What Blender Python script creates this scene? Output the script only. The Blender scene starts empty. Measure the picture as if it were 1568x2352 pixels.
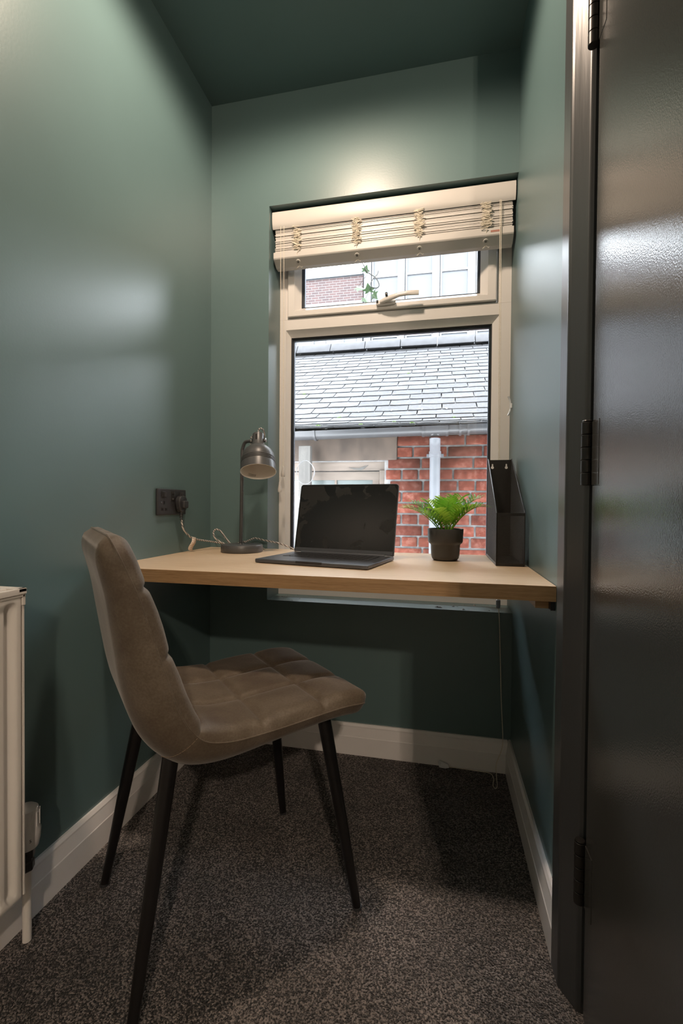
import bpy, bmesh, math, random
from mathutils import Vector, Matrix
random.seed(7)
S = bpy.context.scene
COL = S.collection

# ------------------------------------------------------------------ camera
F_PX, YAW, PITCH, ROLL = 1048.745, 0.21237, 0.016168, 0.0084046
CAM = Vector((0.88909, -1.65943, 0.92196))
fwd = Vector((-math.sin(YAW)*math.cos(PITCH), math.cos(YAW)*math.cos(PITCH), -math.sin(PITCH)))
rt = Vector((math.cos(YAW), math.sin(YAW), 0)); up = rt.cross(fwd)
r2 = rt*math.cos(ROLL)+up*math.sin(ROLL); u2 = -rt*math.sin(ROLL)+up*math.cos(ROLL)
cd = bpy.data.cameras.new('camera'); cam = bpy.data.objects.new('camera', cd); COL.objects.link(cam)
cd.sensor_fit = 'HORIZONTAL'; cd.sensor_width = 36; cd.lens = F_PX/1568*36; cd.clip_start = .02; cd.clip_end = 200
m = Matrix((r2, u2, -fwd)).transposed().to_4x4(); m.translation = CAM
cam.matrix_world = m; S.camera = cam

# ------------------------------------------------------------------ world, exposure
SKY_STRENGTH = 12.5
w = bpy.data.worlds.new('overcast_sky'); S.world = w; w.use_nodes = True
bg = w.node_tree.nodes['Background']; bg.inputs[0].default_value = (.88, .93, 1.0, 1); bg.inputs[1].default_value = SKY_STRENGTH
S.view_settings.view_transform = 'Standard'; S.view_settings.look = 'None'
S.view_settings.exposure = 0.48; S.view_settings.gamma = 1.0; S.view_settings.use_curve_mapping = False
WARM = (1.0, .78, .60)
# downlights: x, y, watts
DOWNLIGHTS = [(.53, -.72, 43.0), (1.63, -3.62, 330.0)]

# ------------------------------------------------------------------ materials
def nd(nt, t, **k):
    n = nt.nodes.new(t)
    for a, b in k.items():
        if a in n.inputs: n.inputs[a].default_value = b
        else: setattr(n, a, b)
    return n
MATS = {}
def mat(name, col, rough=.5, metal=0, var=.08, vscale=8, bump=0, bscale=80, spec=.5, coat=0, stretch=None, detail=4, sub=0):
    if name in MATS: return MATS[name]
    M = bpy.data.materials.new(name); M.use_nodes = True; nt = M.node_tree; b = nt.nodes['Principled BSDF']; L = nt.links
    b.inputs['Roughness'].default_value = rough; b.inputs['Metallic'].default_value = metal
    b.inputs['Specular IOR Level'].default_value = spec; b.inputs['Coat Weight'].default_value = coat
    tc = nd(nt, 'ShaderNodeTexCoord'); mp = nd(nt, 'ShaderNodeMapping'); L.new(tc.outputs['Object'], mp.inputs[0])
    if stretch: mp.inputs['Scale'].default_value = stretch
    n = nd(nt, 'ShaderNodeTexNoise', Scale=vscale, Detail=detail); L.new(mp.outputs[0], n.inputs['Vector'])
    r = nd(nt, 'ShaderNodeValToRGB'); L.new(n.outputs[0], r.inputs[0])
    r.color_ramp.elements[0].position = .3; r.color_ramp.elements[1].position = .7
    r.color_ramp.elements[0].color = (*[c*(1-var) for c in col], 1); r.color_ramp.elements[1].color = (*[min(1, c*(1+var)) for c in col], 1)
    L.new(r.outputs[0], b.inputs['Base Color'])
    if bump:
        n2 = nd(nt, 'ShaderNodeTexNoise', Scale=bscale, Detail=3); L.new(mp.outputs[0], n2.inputs['Vector'])
        bp = nd(nt, 'ShaderNodeBump', Strength=bump, Distance=.002); L.new(n2.outputs[0], bp.inputs['Height']); L.new(bp.outputs[0], b.inputs['Normal'])
    MATS[name] = M; return M
def ramp(nt, src, stops):
    r = nd(nt, 'ShaderNodeValToRGB'); nt.links.new(src, r.inputs[0]); e = r.color_ramp.elements
    while len(e) < len(stops): e.new(.5)
    for i, (p, c) in enumerate(stops): e[i].position = p; e[i].color = (*c, 1)
    return r.outputs[0]

GREEN = (.104, .168, .172)
mat('wall_paint', GREEN, .37, var=.03, vscale=3, bump=.06, bscale=160, spec=.68)
mat('ceiling_paint', GREEN, .6, var=.03, vscale=3, bump=.05, bscale=160)
mat('trim_white', (.80, .78, .77), .35, var=.02, bump=.03, bscale=60)
mat('upvc', (0.72, 0.7, 0.675), .22, var=.015)
mat('blind_white', (0.55, 0.53, 0.5), .42, var=.02)
mat('cord', (.72, .66, .55), .8, var=.15, vscale=400)
mat('gasket', (.015, .016, .018), .45)
mat('spacer', (.10, .11, .13), .35, metal=.6)
mat('door_paint', (0.062, 0.062, 0.058), .16, var=.05, vscale=4, bump=.12, bscale=420, spec=.85)
mat('frame_paint', (0.065, 0.067, 0.069), .3, var=.05, vscale=4, bump=.12, bscale=110, stretch=(1, 1, .08), spec=.6)
mat('black_metal', (0.032, 0.029, 0.027), .35, metal=.4)
mat('lamp_metal', (0.085, 0.087, 0.09), .38, metal=.15, spec=.5)
mat('lamp_white', (0.7, 0.67, 0.62), .5, var=.02)
mat('chrome', (.55, .55, .55), .2, metal=1)
mat('black_plastic', (0.03, 0.031, 0.034), .4, var=.1)
mat('dark_hole', (.003, .003, .003), .7)
mat('laptop_body', (0.1, 0.105, 0.118), .38, metal=.55, var=.02)
mat('laptop_key', (0.02, 0.02, 0.023), .4)
mat('laptop_bezel', (.008, .008, .009), .12)
mat('pot', (0.06, 0.057, 0.054), .42, var=.04, spec=.4)
mat('soil', (.01, .008, .006), .9)
mat('chair_leg', (0.009, 0.008, 0.008), .34, metal=.2, spec=.5)
mat('radiator_white', (.80, .77, .73), .3, var=.02)
mat('valve_white', (.74, .73, .73), .35, var=.02)
mat('valve_black', (.02, .02, .022), .4)
mat('tag_print', (.35, .16, .12), .7)
mat('tag_paper', (.85, .72, .6), .6)
mat('clear_plastic', (.75, .78, .80), .15, spec=.6)
mat('mortar', (0.19, 0.182, 0.178), .9, var=.25, vscale=30, bump=.6, bscale=60)
mat('gutter', (0.038, 0.037, 0.039), .35, var=.08, vscale=5)
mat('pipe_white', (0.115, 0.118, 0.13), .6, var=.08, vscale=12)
mat('stone_lintel', (0.07, 0.05, 0.038), .85, var=.5, vscale=7, bump=.4, bscale=50, stretch=(1, 1, .6))
mat('old_timber', (0.078, 0.072, 0.066), .8, var=.3, vscale=6, bump=.5, bscale=40, stretch=(6, 6, .5))
mat('peeling_paint', (0.13, 0.102, 0.083), .7, var=.22, vscale=9, bump=.5, bscale=30, stretch=(.5, 2, 2))
mat('outhouse_pane', (0.11, 0.125, 0.122), .25, var=.15, vscale=3)
mat('wire', (0.18, 0.18, 0.185), .4, metal=.7)
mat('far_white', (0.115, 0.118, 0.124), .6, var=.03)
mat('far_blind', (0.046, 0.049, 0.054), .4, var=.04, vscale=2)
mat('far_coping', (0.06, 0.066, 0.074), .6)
mat('moss', (0.035, 0.06, 0.01), .9, var=.4, vscale=60)
mat('twig', (.06, .05, .04), .8)
mat('ivy_leaf', (0.055, 0.1, 0.03), .5, var=.35, vscale=12)
mat('ridge', (0.022, 0.022, 0.025), .75, var=.3, vscale=9, bump=.5, bscale=30)
mat('weight_grey', (.30, .32, .35), .4)
mat('slate_edge', (.016, .016, .017), .9, var=.3, vscale=40)
mat('mesh_wire', (.07, .066, .062), .4, metal=.3)
mat('mortar_crumb', (.32, .32, .32), .9, var=.5, vscale=60)
mat('hall_white', (.55, .52, .48), .6)

def carpet():
    M = bpy.data.materials.new('carpet'); M.use_nodes = True; nt = M.node_tree; b = nt.nodes['Principled BSDF']; L = nt.links
    tc = nd(nt, 'ShaderNodeTexCoord')
    n1 = nd(nt, 'ShaderNodeTexNoise', Scale=260, Detail=4, Roughness=.75); n2 = nd(nt, 'ShaderNodeTexNoise', Scale=7, Detail=3)
    v = nd(nt, 'ShaderNodeTexVoronoi', Scale=300)
    for q in (n1, n2, v): L.new(tc.outputs['Object'], q.inputs['Vector'])
    vs = nd(nt, 'ShaderNodeSeparateColor'); L.new(v.outputs['Color'], vs.inputs[0])
    mxv = nd(nt, 'ShaderNodeMath', operation='MULTIPLY_ADD'); mxv.inputs[1].default_value = .22; L.new(vs.outputs[0], mxv.inputs[0])
    m3 = nd(nt, 'ShaderNodeMath', operation='MULTIPLY_ADD'); m3.inputs[1].default_value = .85; m3.inputs[2].default_value = -.035; L.new(n1.outputs[0], m3.inputs[0]); L.new(m3.outputs[0], mxv.inputs[2])
    c = ramp(nt, mxv.outputs[0], [(.40, (.008, .007, .007)), (.5, (.070, .060, .057)), (.60, (.42, .36, .33))])
    mr = nd(nt, 'ShaderNodeMapRange'); L.new(n2.outputs[0], mr.inputs[0]); mr.inputs[1].default_value = .3; mr.inputs[2].default_value = .7; mr.inputs[3].default_value = .72; mr.inputs[4].default_value = 1.25
    mx = nd(nt, 'ShaderNodeVectorMath', operation='SCALE'); L.new(c, mx.inputs[0]); L.new(mr.outputs[0], mx.inputs['Scale'])
    L.new(mx.outputs[0], b.inputs['Base Color']); b.inputs['Roughness'].default_value = 1; b.inputs['Specular IOR Level'].default_value = .1
    b.inputs['Sheen Weight'].default_value = .25
    ad = nd(nt, 'ShaderNodeMath', operation='SUBTRACT'); L.new(n1.outputs[0], ad.inputs[0]); L.new(v.outputs['Distance'], ad.inputs[1])
    bp = nd(nt, 'ShaderNodeBump', Strength=1, Distance=.006); L.new(ad.outputs[0], bp.inputs['Height']); L.new(bp.outputs[0], b.inputs['Normal'])
    MATS['carpet'] = M
carpet()
def oak(name, light, dark, sc, rough=.42):
    M = bpy.data.materials.new(name); M.use_nodes = True; nt = M.node_tree; b = nt.nodes['Principled BSDF']; L = nt.links
    tc = nd(nt, 'ShaderNodeTexCoord'); mp = nd(nt, 'ShaderNodeMapping'); mp.inputs['Scale'].default_value = sc; L.new(tc.outputs['Object'], mp.inputs[0])
    n = nd(nt, 'ShaderNodeTexNoise', Scale=9, Detail=7, Roughness=.65, Distortion=.6); L.new(mp.outputs[0], n.inputs['Vector'])
    n2 = nd(nt, 'ShaderNodeTexNoise', Scale=46, Detail=4); L.new(mp.outputs[0], n2.inputs['Vector'])
    mx = nd(nt, 'ShaderNodeMath', operation='MULTIPLY_ADD'); mx.inputs[1].default_value = .45; L.new(n2.outputs[0], mx.inputs[0])
    m2 = nd(nt, 'ShaderNodeMath', operation='MULTIPLY'); m2.inputs[1].default_value = .62; L.new(n.outputs[0], m2.inputs[0]); L.new(m2.outputs[0], mx.inputs[2])
    L.new(ramp(nt, mx.outputs[0], [(.36, dark), (.5, [(a+c)/2 for a, c in zip(light, dark)]), (.6, light)]), b.inputs['Base Color'])
    b.inputs['Roughness'].default_value = rough
    bp = nd(nt, 'ShaderNodeBump', Strength=.08, Distance=.001); L.new(mx.outputs[0], bp.inputs['Height']); L.new(bp.outputs[0], b.inputs['Normal'])
    MATS[name] = M
oak('oak_top', (.70, .54, .375), (.61, .45, .295), (.7, 9, 9), .38)
oak('oak_edge', (.46, .285, .14), (.30, .165, .07), (.8, 10, 26), .45)
def leather():
    M = bpy.data.materials.new('chair_leather'); M.use_nodes = True; nt = M.node_tree; b = nt.nodes['Principled BSDF']; L = nt.links
    tc = nd(nt, 'ShaderNodeTexCoord')
    n = nd(nt, 'ShaderNodeTexNoise', Scale=9, Detail=5, Roughness=.6, Distortion=.4); L.new(tc.outputs['Object'], n.inputs['Vector'])
    n2 = nd(nt, 'ShaderNodeTexNoise', Scale=260, Detail=3); L.new(tc.outputs['Object'], n2.inputs['Vector'])
    mx = nd(nt, 'ShaderNodeMath', operation='MULTIPLY_ADD'); mx.inputs[1].default_value = .3; L.new(n2.outputs[0], mx.inputs[0])
    m2 = nd(nt, 'ShaderNodeMath', operation='MULTIPLY'); m2.inputs[1].default_value = .75; L.new(n.outputs[0], m2.inputs[0]); L.new(m2.outputs[0], mx.inputs[2])
    L.new(ramp(nt, mx.outputs[0], [(.36, (.070, .047, .031)), (.52, (.106, .080, .054)), (.68, (.16, .126, .093))]), b.inputs['Base Color'])
    b.inputs['Roughness'].default_value = .62; b.inputs['Sheen Weight'].default_value = .2; b.inputs['Sheen Roughness'].default_value = .4
    bp = nd(nt, 'ShaderNodeBump', Strength=.15, Distance=.0015); L.new(n2.outputs[0], bp.inputs['Height']); L.new(bp.outputs[0], b.inputs['Normal'])
    MATS['chair_leather'] = M
leather()
mat('chair_thread', (.26, .19, .13), .8)
def glass():
    M = bpy.data.materials.new('window_glass'); M.use_nodes = True; nt = M.node_tree; L = nt.links
    nt.nodes.remove(nt.nodes['Principled BSDF']); o = nt.nodes['Material Output']
    t = nd(nt, 'ShaderNodeBsdfTransparent'); t.inputs[0].default_value = (.97, .98, .975, 1)
    g = nd(nt, 'ShaderNodeBsdfGlossy'); g.inputs['Roughness'].default_value = .02
    f = nd(nt, 'ShaderNodeFresnel'); f.inputs[0].default_value = 1.35
    x = nd(nt, 'ShaderNodeMixShader'); L.new(f.outputs[0], x.inputs[0]); L.new(t.outputs[0], x.inputs[1]); L.new(g.outputs[0], x.inputs[2]); L.new(x.outputs[0], o.inputs[0])
    MATS['window_glass'] = M
glass()
def emis(name, col, s):
    M = bpy.data.materials.new(name); M.use_nodes = True; nt = M.node_tree; b = nt.nodes['Principled BSDF']
    b.inputs['Emission Color'].default_value = (*col, 1); b.inputs['Emission Strength'].default_value = s; MATS[name] = M
emis('downlight_lens', WARM, 6)
def variant(name, base, col, fine=40, contrast=.35, hue=None, rough=.85, bump=.5, rnd=.35):
    """stone-like material with per-object random tone"""
    M = bpy.data.materials.new(name); M.use_nodes = True; nt = M.node_tree; b = nt.nodes['Principled BSDF']; L = nt.links
    tc = nd(nt, 'ShaderNodeTexCoord'); oi = nd(nt, 'ShaderNodeObjectInfo'); ge = nd(nt, 'ShaderNodeNewGeometry')
    n = nd(nt, 'ShaderNodeTexNoise', Scale=fine, Detail=5, Roughness=.65); L.new(ge.outputs['Position'], n.inputs['Vector'])
    c = ramp(nt, n.outputs[0], [(.3, [x*(1-contrast) for x in base]), (.5, base), (.72, col)])
    mr = nd(nt, 'ShaderNodeMapRange'); L.new(oi.outputs['Random'], mr.inputs[0]); mr.inputs[3].default_value = 1-rnd; mr.inputs[4].default_value = 1+rnd
    s = nd(nt, 'ShaderNodeVectorMath', operation='SCALE'); L.new(c, s.inputs[0]); L.new(mr.outputs[0], s.inputs['Scale'])
    L.new(s.outputs[0], b.inputs['Base Color']); b.inputs['Roughness'].default_value = rough; b.inputs['Specular IOR Level'].default_value = .2
    bp = nd(nt, 'ShaderNodeBump', Strength=bump, Distance=.004); L.new(n.outputs[0], bp.inputs['Height']); L.new(bp.outputs[0], b.inputs['Normal'])
    MATS[name] = M
variant('brick', (.088, .0215, .0125), (.135, .055, .04), 26, .4, rnd=.3)
variant('slate', (.032, .032, .0345), (.055, .055, .059), 45, .35, rnd=.16, rough=.7)
def far_brick():
    M = bpy.data.materials.new('far_brick'); M.use_nodes = True; nt = M.node_tree; b = nt.nodes['Principled BSDF']; L = nt.links
    tc = nd(nt, 'ShaderNodeTexCoord'); mp = nd(nt, 'ShaderNodeMapping'); mp.inputs['Rotation'].default_value = (math.pi/2, 0, 0); L.new(tc.outputs['Object'], mp.inputs[0])
    k = nd(nt, 'ShaderNodeTexBrick', Scale=1.0); L.new(mp.outputs[0], k.inputs['Vector'])
    k.inputs['Brick Width'].default_value = .225; k.inputs['Row Height'].default_value = .075; k.inputs['Mortar Size'].default_value = .008
    k.inputs['Color1'].default_value = (.05, .028, .026, 1); k.inputs['Color2'].default_value = (.034, .022, .022, 1); k.inputs['Mortar'].default_value = (.085, .078, .078, 1)
    L.new(k.outputs[0], b.inputs['Base Color']); b.inputs['Roughness'].default_value = .9; MATS['far_brick'] = M
far_brick()
def screen():
    M = bpy.data.materials.new('laptop_screen'); M.use_nodes = True; nt = M.node_tree; b = nt.nodes['Principled BSDF']; L = nt.links
    tc = nd(nt, 'ShaderNodeTexCoord')
    n = nd(nt, 'ShaderNodeTexNoise', Scale=14, Detail=3, Distortion=.7); L.new(tc.outputs['Object'], n.inputs['Vector'])
    # smudges gather towards the screen's left edge and top edge
    sp = nd(nt, 'ShaderNodeSeparateXYZ'); L.new(tc.outputs['Object'], sp.inputs[0])
    a = nd(nt, 'ShaderNodeMapRange'); L.new(sp.outputs[0], a.inputs[0]); a.inputs[1].default_value = .02; a.inputs[2].default_value = .11; a.inputs[3].default_value = .17; a.inputs[4].default_value = 0
    t = nd(nt, 'ShaderNodeMapRange'); L.new(sp.outputs[2], t.inputs[0]); t.inputs[1].default_value = .17; t.inputs[2].default_value = .225; t.inputs[3].default_value = 0; t.inputs[4].default_value = .11
    s1 = nd(nt, 'ShaderNodeMath', operation='ADD'); L.new(n.outputs[0], s1.inputs[0]); L.new(a.outputs[0], s1.inputs[1])
    s2 = nd(nt, 'ShaderNodeMath', operation='ADD'); L.new(s1.outputs[0], s2.inputs[0]); L.new(t.outputs[0], s2.inputs[1])
    L.new(ramp(nt, s2.outputs[0], [(.645, (.003, .003, .0035)), (.675, (.016, .0155, .015))]), b.inputs['Base Color'])
    L.new(ramp(nt, s2.outputs[0], [(.645, (.1, .1, .1)), (.675, (.32, .32, .32))]), b.inputs['Roughness'])
    MATS['laptop_screen'] = M
screen()
def braid():
    M = bpy.data.materials.new('braided_cable'); M.use_nodes = True; nt = M.node_tree; b = nt.nodes['Principled BSDF']; L = nt.links
    tc = nd(nt, 'ShaderNodeTexCoord'); wv = nd(nt, 'ShaderNodeTexWave', Scale=55, Distortion=3); wv.bands_direction = 'DIAGONAL'; L.new(tc.outputs['Object'], wv.inputs['Vector'])
    L.new(ramp(nt, wv.outputs[0], [(.4, (.14, .13, .13)), (.55, (.62, .58, .54))]), b.inputs['Base Color']); b.inputs['Roughness'].default_value = .8; MATS['braided_cable'] = M
braid()
def fern():
    M = bpy.data.materials.new('fern_leaf'); M.use_nodes = True; nt = M.node_tree; b = nt.nodes['Principled BSDF']; L = nt.links
    tc = nd(nt, 'ShaderNodeTexCoord'); n = nd(nt, 'ShaderNodeTexNoise', Scale=25, Detail=3); L.new(tc.outputs['Object'], n.inputs['Vector'])
    oi = nd(nt, 'ShaderNodeObjectInfo'); ad = nd(nt, 'ShaderNodeMath', operation='MULTIPLY_ADD'); ad.inputs[1].default_value = .35; L.new(oi.outputs['Random'], ad.inputs[0]); L.new(n.outputs[0], ad.inputs[2])
    c = ramp(nt, ad.outputs[0], [(.4, (.06, .20, .016)), (.65, (.20, .47, .03)), (.9, (.45, .68, .07))])
    L.new(c, b.inputs['Base Color']); b.inputs['Roughness'].default_value = .4
    o = nt.nodes['Material Output']; tr = nd(nt, 'ShaderNodeBsdfTranslucent'); L.new(c, tr.inputs[0]); x = nd(nt, 'ShaderNodeMixShader'); x.inputs[0].default_value = .35
    L.new(b.outputs[0], x.inputs[1]); L.new(tr.outputs[0], x.inputs[2]); L.new(x.outputs[0], o.inputs[0]); MATS['fern_leaf'] = M
fern()

# ------------------------------------------------------------------ mesh helpers
class MB:
    def __init__(s): s.v = []; s.f = []
    def add(s, vs, fs):
        o = len(s.v); s.v += [tuple(x) for x in vs]; s.f += [tuple(i+o for i in f) for f in fs]; return s
    def box(s, a, b, mtx=None):
        (x0, y0, z0), (x1, y1, z1) = a, b
        vs = [Vector(q) for q in ((x0, y0, z0), (x1, y0, z0), (x1, y1, z0), (x0, y1, z0), (x0, y0, z1), (x1, y0, z1), (x1, y1, z1), (x0, y1, z1))]
        if mtx: vs = [mtx @ q for q in vs]
        return s.add(vs, [(3, 2, 1, 0), (4, 5, 6, 7), (0, 1, 5, 4), (1, 2, 6, 5), (2, 3, 7, 6), (3, 0, 4, 7)])
    def tube(s, pts, rad, n=10, cap=True, closed=False):
        pts = [Vector(q) for q in pts]; k = len(pts); rad = rad if isinstance(rad, (list, tuple)) else [rad]*k
        vs = []; pn = None
        for i, q in enumerate(pts):
            a = pts[(i-1) % k] if (closed or i > 0) else pts[i]; b = pts[(i+1) % k] if (closed or i < k-1) else pts[i]
            t = (b-a).normalized()
            if pn is None:
                pn = t.orthogonal().normalized()
            else:
                pn = (pn-t*pn.dot(t)); pn = pn.normalized() if pn.length > 1e-6 else t.orthogonal().normalized()
            bn = t.cross(pn)
            vs += [q+(pn*math.cos(2*math.pi*j/n)+bn*math.sin(2*math.pi*j/n))*rad[i] for j in range(n)]
        fs = []
        for i in range(k if closed else k-1):
            i2 = (i+1) % k
            for j in range(n): fs.append((i*n+j, i*n+(j+1) % n, i2*n+(j+1) % n, i2*n+j))
        if cap and not closed: fs += [tuple(range(n))[::-1], tuple(range((k-1)*n, k*n))]
        return s.add(vs, fs)
    def lathe(s, prof, n=40, mtx=None, cap=True):
        vs = []
        for r, z in prof: vs += [Vector((r*math.cos(2*math.pi*j/n), r*math.sin(2*math.pi*j/n), z)) for j in range(n)]
        if mtx: vs = [mtx @ q for q in vs]
        fs = []
        for i in range(len(prof)-1):
            for j in range(n): fs.append((i*n+j, i*n+(j+1) % n, (i+1)*n+(j+1) % n, (i+1)*n+j))
        if cap: fs += [tuple(range(n))[::-1], tuple(range((len(prof)-1)*n, len(prof)*n))]
        return s.add(vs, fs)
    def prism(s, poly, axis, a, b):
        """poly: 2-D points; axis 'x','y','z' extrude from a to b (poly gives the two other axes in order)"""
        def P(u, v, t): return {'x': (t, u, v), 'y': (u, t, v), 'z': (u, v, t)}[axis]
        n = len(poly)
        return s.add([P(u, v, a) for u, v in poly]+[P(u, v, b) for u, v in poly],
                     [tuple(range(n))[::-1], tuple(range(n, 2*n))]+[(i, (i+1) % n, (i+1) % n+n, i+n) for i in range(n)])
    def grid(s, rows):
        n = len(rows[0]); vs = [q for r in rows for q in r]
        return s.add(vs, [(i*n+j, i*n+j+1, (i+1)*n+j+1, (i+1)*n+j) for i in range(len(rows)-1) for j in range(n-1)])
    def obj(s, name, material, parent=None, bevel=0, smooth=35, seg=2, sub=0, loc=None):
        me = bpy.data.meshes.new(name)
        bm = bmesh.new(); vv = [bm.verts.new(q) for q in s.v]
        for f in s.f:
            try: bm.faces.new([vv[i] for i in f])
            except ValueError: pass
        bmesh.ops.recalc_face_normals(bm, faces=bm.faces)
        if bevel: bmesh.ops.bevel(bm, geom=[e for e in bm.edges if len(e.link_faces) == 2 and e.calc_face_angle(0) > .5], offset=bevel, segments=seg, profile=.5, affect='EDGES', clamp_overlap=True)
        bm.to_mesh(me); bm.free()
        if smooth:
            for p in me.polygons: p.use_smooth = True
            me.set_sharp_from_angle(angle=math.radians(smooth))
        o = bpy.data.objects.new(name, me); COL.objects.link(o); me.materials.append(MATS[material])
        if parent is not None: o.parent = parent
        if loc is not None: o.location = loc
        if bevel and smooth:
            wn = o.modifiers.new('normals', 'WEIGHTED_NORMAL'); wn.keep_sharp = True; wn.weight = 100
        if sub:
            md = o.modifiers.new('sub', 'SUBSURF'); md.levels = md.render_levels = sub
        return o
def tag(o, label, cat, group=None):
    o['label'] = label; o['category'] = cat
    if group: o['group'] = group
    return o
def thing(name, label, cat, loc=(0, 0, 0), rz=0, group=None):
    o = bpy.data.objects.new(name, None); COL.objects.link(o); o.location = loc; o.rotation_euler = (0, 0, rz); o.empty_display_size = .05
    return tag(o, label, cat, group)
def struct(o): o['kind'] = 'structure'; return o
def stuff(o): o['kind'] = 'stuff'; return o
def sempty(name):
    o = bpy.data.objects.new(name, None); COL.objects.link(o); o['kind'] = 'structure'; o.empty_display_size = .05; return o
def catmull(P, n=8, closed=False):
    P = [Vector(q) for q in P]; out = []; k = len(P)
    for i in range(k if closed else k-1):
        g = lambda j: P[j % k] if closed else P[max(0, min(k-1, j))]
        p0, p1, p2, p3 = g(i-1), g(i), g(i+1), g(i+2)
        for j in range(n):
            t = j/n
            out.append(.5*((2*p1)+(p2-p0)*t+(2*p0-5*p1+4*p2-p3)*t*t+(3*p1-p0-3*p2+p3)*t**3))
    if not closed: out.append(P[-1])
    return out

# ------------------------------------------------------------------ room shell
W, H, TB = 1.137, 2.4735, .018
REAR, HX = -4.6, 2.9
WX0, WX1, WZ0, WZ1, RD = .24, W, .552, 2.057, .125      # window opening, reveal depth
struct(MB().box((-.15, REAR-.15, -.1), (HX+.15, .30, 0)).obj('floor', 'carpet', smooth=0))
struct(MB().box((-.15, REAR-.15, H), (HX+.15, .30, H+.1)).obj('ceiling', 'ceiling_paint', smooth=0))
struct(MB().box((-.15, REAR, 0), (0, .30, H)).obj('wall_left', 'wall_paint', smooth=0))
T = .30
b = MB(); b.box((0, 0, 0), (WX0, T, H)); b.box((WX0, 0, 0), (W+.2, T, WZ0)); b.box((WX0, 0, WZ1), (W+.2, T, H))
struct(b.obj('wall_back', 'wall_paint', smooth=0))
struct(MB().box((W, -.735, 0), (W+.2, 0, H)).obj('wall_right', 'wall_paint', smooth=0))
# the return that closes the reveal beyond the back wall plane
struct(MB().box((W, 0, WZ0), (W+.2, T, WZ1)).obj('wall_reveal', 'wall_paint', smooth=0))
struct(MB().box((W+.2, -.735, 0), (HX, -.60, H)).obj('wall_hall', 'wall_paint', smooth=0))
struct(MB().box((HX, REAR, 0), (HX+.15, -.60, H)).obj('wall_hall_side', 'hall_white', smooth=0))
struct(MB().box((-.15, REAR-.15, 0), (HX+.15, REAR, H)).obj('wall_rear', 'hall_white', smooth=0))
BP = [(.0, 0), (.018, 0), (.018, .066), (.0165, .068), (.011, .099), (.011, .104), (.006, .112), (0, .112)]
struct(MB().prism([(t, z) for t, z in BP], 'y', REAR, -.0).obj('baseboard_left', 'trim_white', smooth=0))
struct(MB().prism([(-t, z) for t, z in BP], 'x', .011, W-.011).obj('baseboard_back', 'trim_white', smooth=0))
struct(MB().prism([(W-t, z) for t, z in BP], 'y', -.682, 0).obj('baseboard_right', 'trim_white', smooth=0))
# door surround on the end of the right wall
b = MB(); b.prism([(W+.05, -.682), (W-.019, -.682), (W-.018, -.728), (W-.014, -.733), (W+.005, -.766), (W+.012, -.769), (W+.05, -.769)], 'z', 0, H)
struct(b.obj('trim_1', 'frame_paint', smooth=0, bevel=.002))
# the open door leaf, hinged on that surround
door = sempty('door_1')
DX = 1.1475
MB().box((DX, -1.575, .012), (DX+.04, -.787, 2.02)).obj('leaf', 'door_paint', door, bevel=.003)
MB().box((DX-.004+.02, -.787, .0), (DX+.04, -.766, 2.03)).obj('rebate', 'black_plastic', door)
for zc in (.267, 1.015, 1.78):
    hinge = MB().box((DX-.0008, -.822, zc-.055), (DX+.004, -.787, zc+.055)).obj('hinge', 'door_paint', door)
    for k in range(5):
        z0 = zc-.056+k*.0224
        MB().lathe([(.0085, z0+.0006), (.0092, z0+.0012), (.0092, z0+.0212), (.0085, z0+.0218)], 20, Matrix.Translation((DX-.0065, -.7785, 0))).obj('knuckle', 'black_metal', hinge)
    MB().lathe([(.0002, zc+.0562), (.0075, zc+.0562), (.0085, zc+.0575), (.0075, zc+.059), (.0002, zc+.0595)], 20, Matrix.Translation((DX-.0065, -.7785, 0))).obj('pin_cap', 'black_metal', hinge)

# ------------------------------------------------------------------ window
win = sempty('window_1')
Y = RD
def ring(b, x0, x1, z0, z1, ix, ixr, iz0, iz1, prof):
    """mitred frame: outer rect and inner rect swept through profile [(t, y)] t=0 outer, 1 inner"""
    rows = []
    for t, y in prof:
        X0 = x0+(ix-x0)*t; X1 = x1+(ixr-x1)*t; Z0 = z0+(iz0-z0)*t; Z1 = z1+(iz1-z1)*t
        rows.append([(X0, y, Z0), (X1, y, Z0), (X1, y, Z1), (X0, y, Z1), (X0, y, Z0)])
    b.grid(rows); return b
GX0, GX1 = .282, 1.0725
ZT = 1.66                                # lower light head
b = MB(); ring(b, .2405, W-.0005, WZ0+.0005, 1.672, GX0, GX1, .62, 1.606, [(0, Y+.07), (0, Y), (.62, Y), (.66, Y+.004), (1, Y+.022), (1, Y+.07)])
b.obj('lower_frame', 'upvc', win, smooth=20)
b = MB(); ring(b, .2405, W-.0005, 1.6725, WZ1-.0005, .274, 1.086, 1.6765, 2.02, [(0, Y+.07), (0, Y), (.75, Y), (1, Y+.006), (1, Y+.07)])
b.obj('upper_frame', 'upvc', win, smooth=20)
sash = ring(MB(), .2765, 1.0835, 1.680, 2.016, .328, 1.0265, 1.719, 1.975, [(0, Y+.05), (0, Y-.010), (.06, Y-.012), (.55, Y-.012), (.6, Y-.008), (1, Y+.012), (1, Y+.05)]).obj('sash', 'upvc', win, smooth=20)
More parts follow.
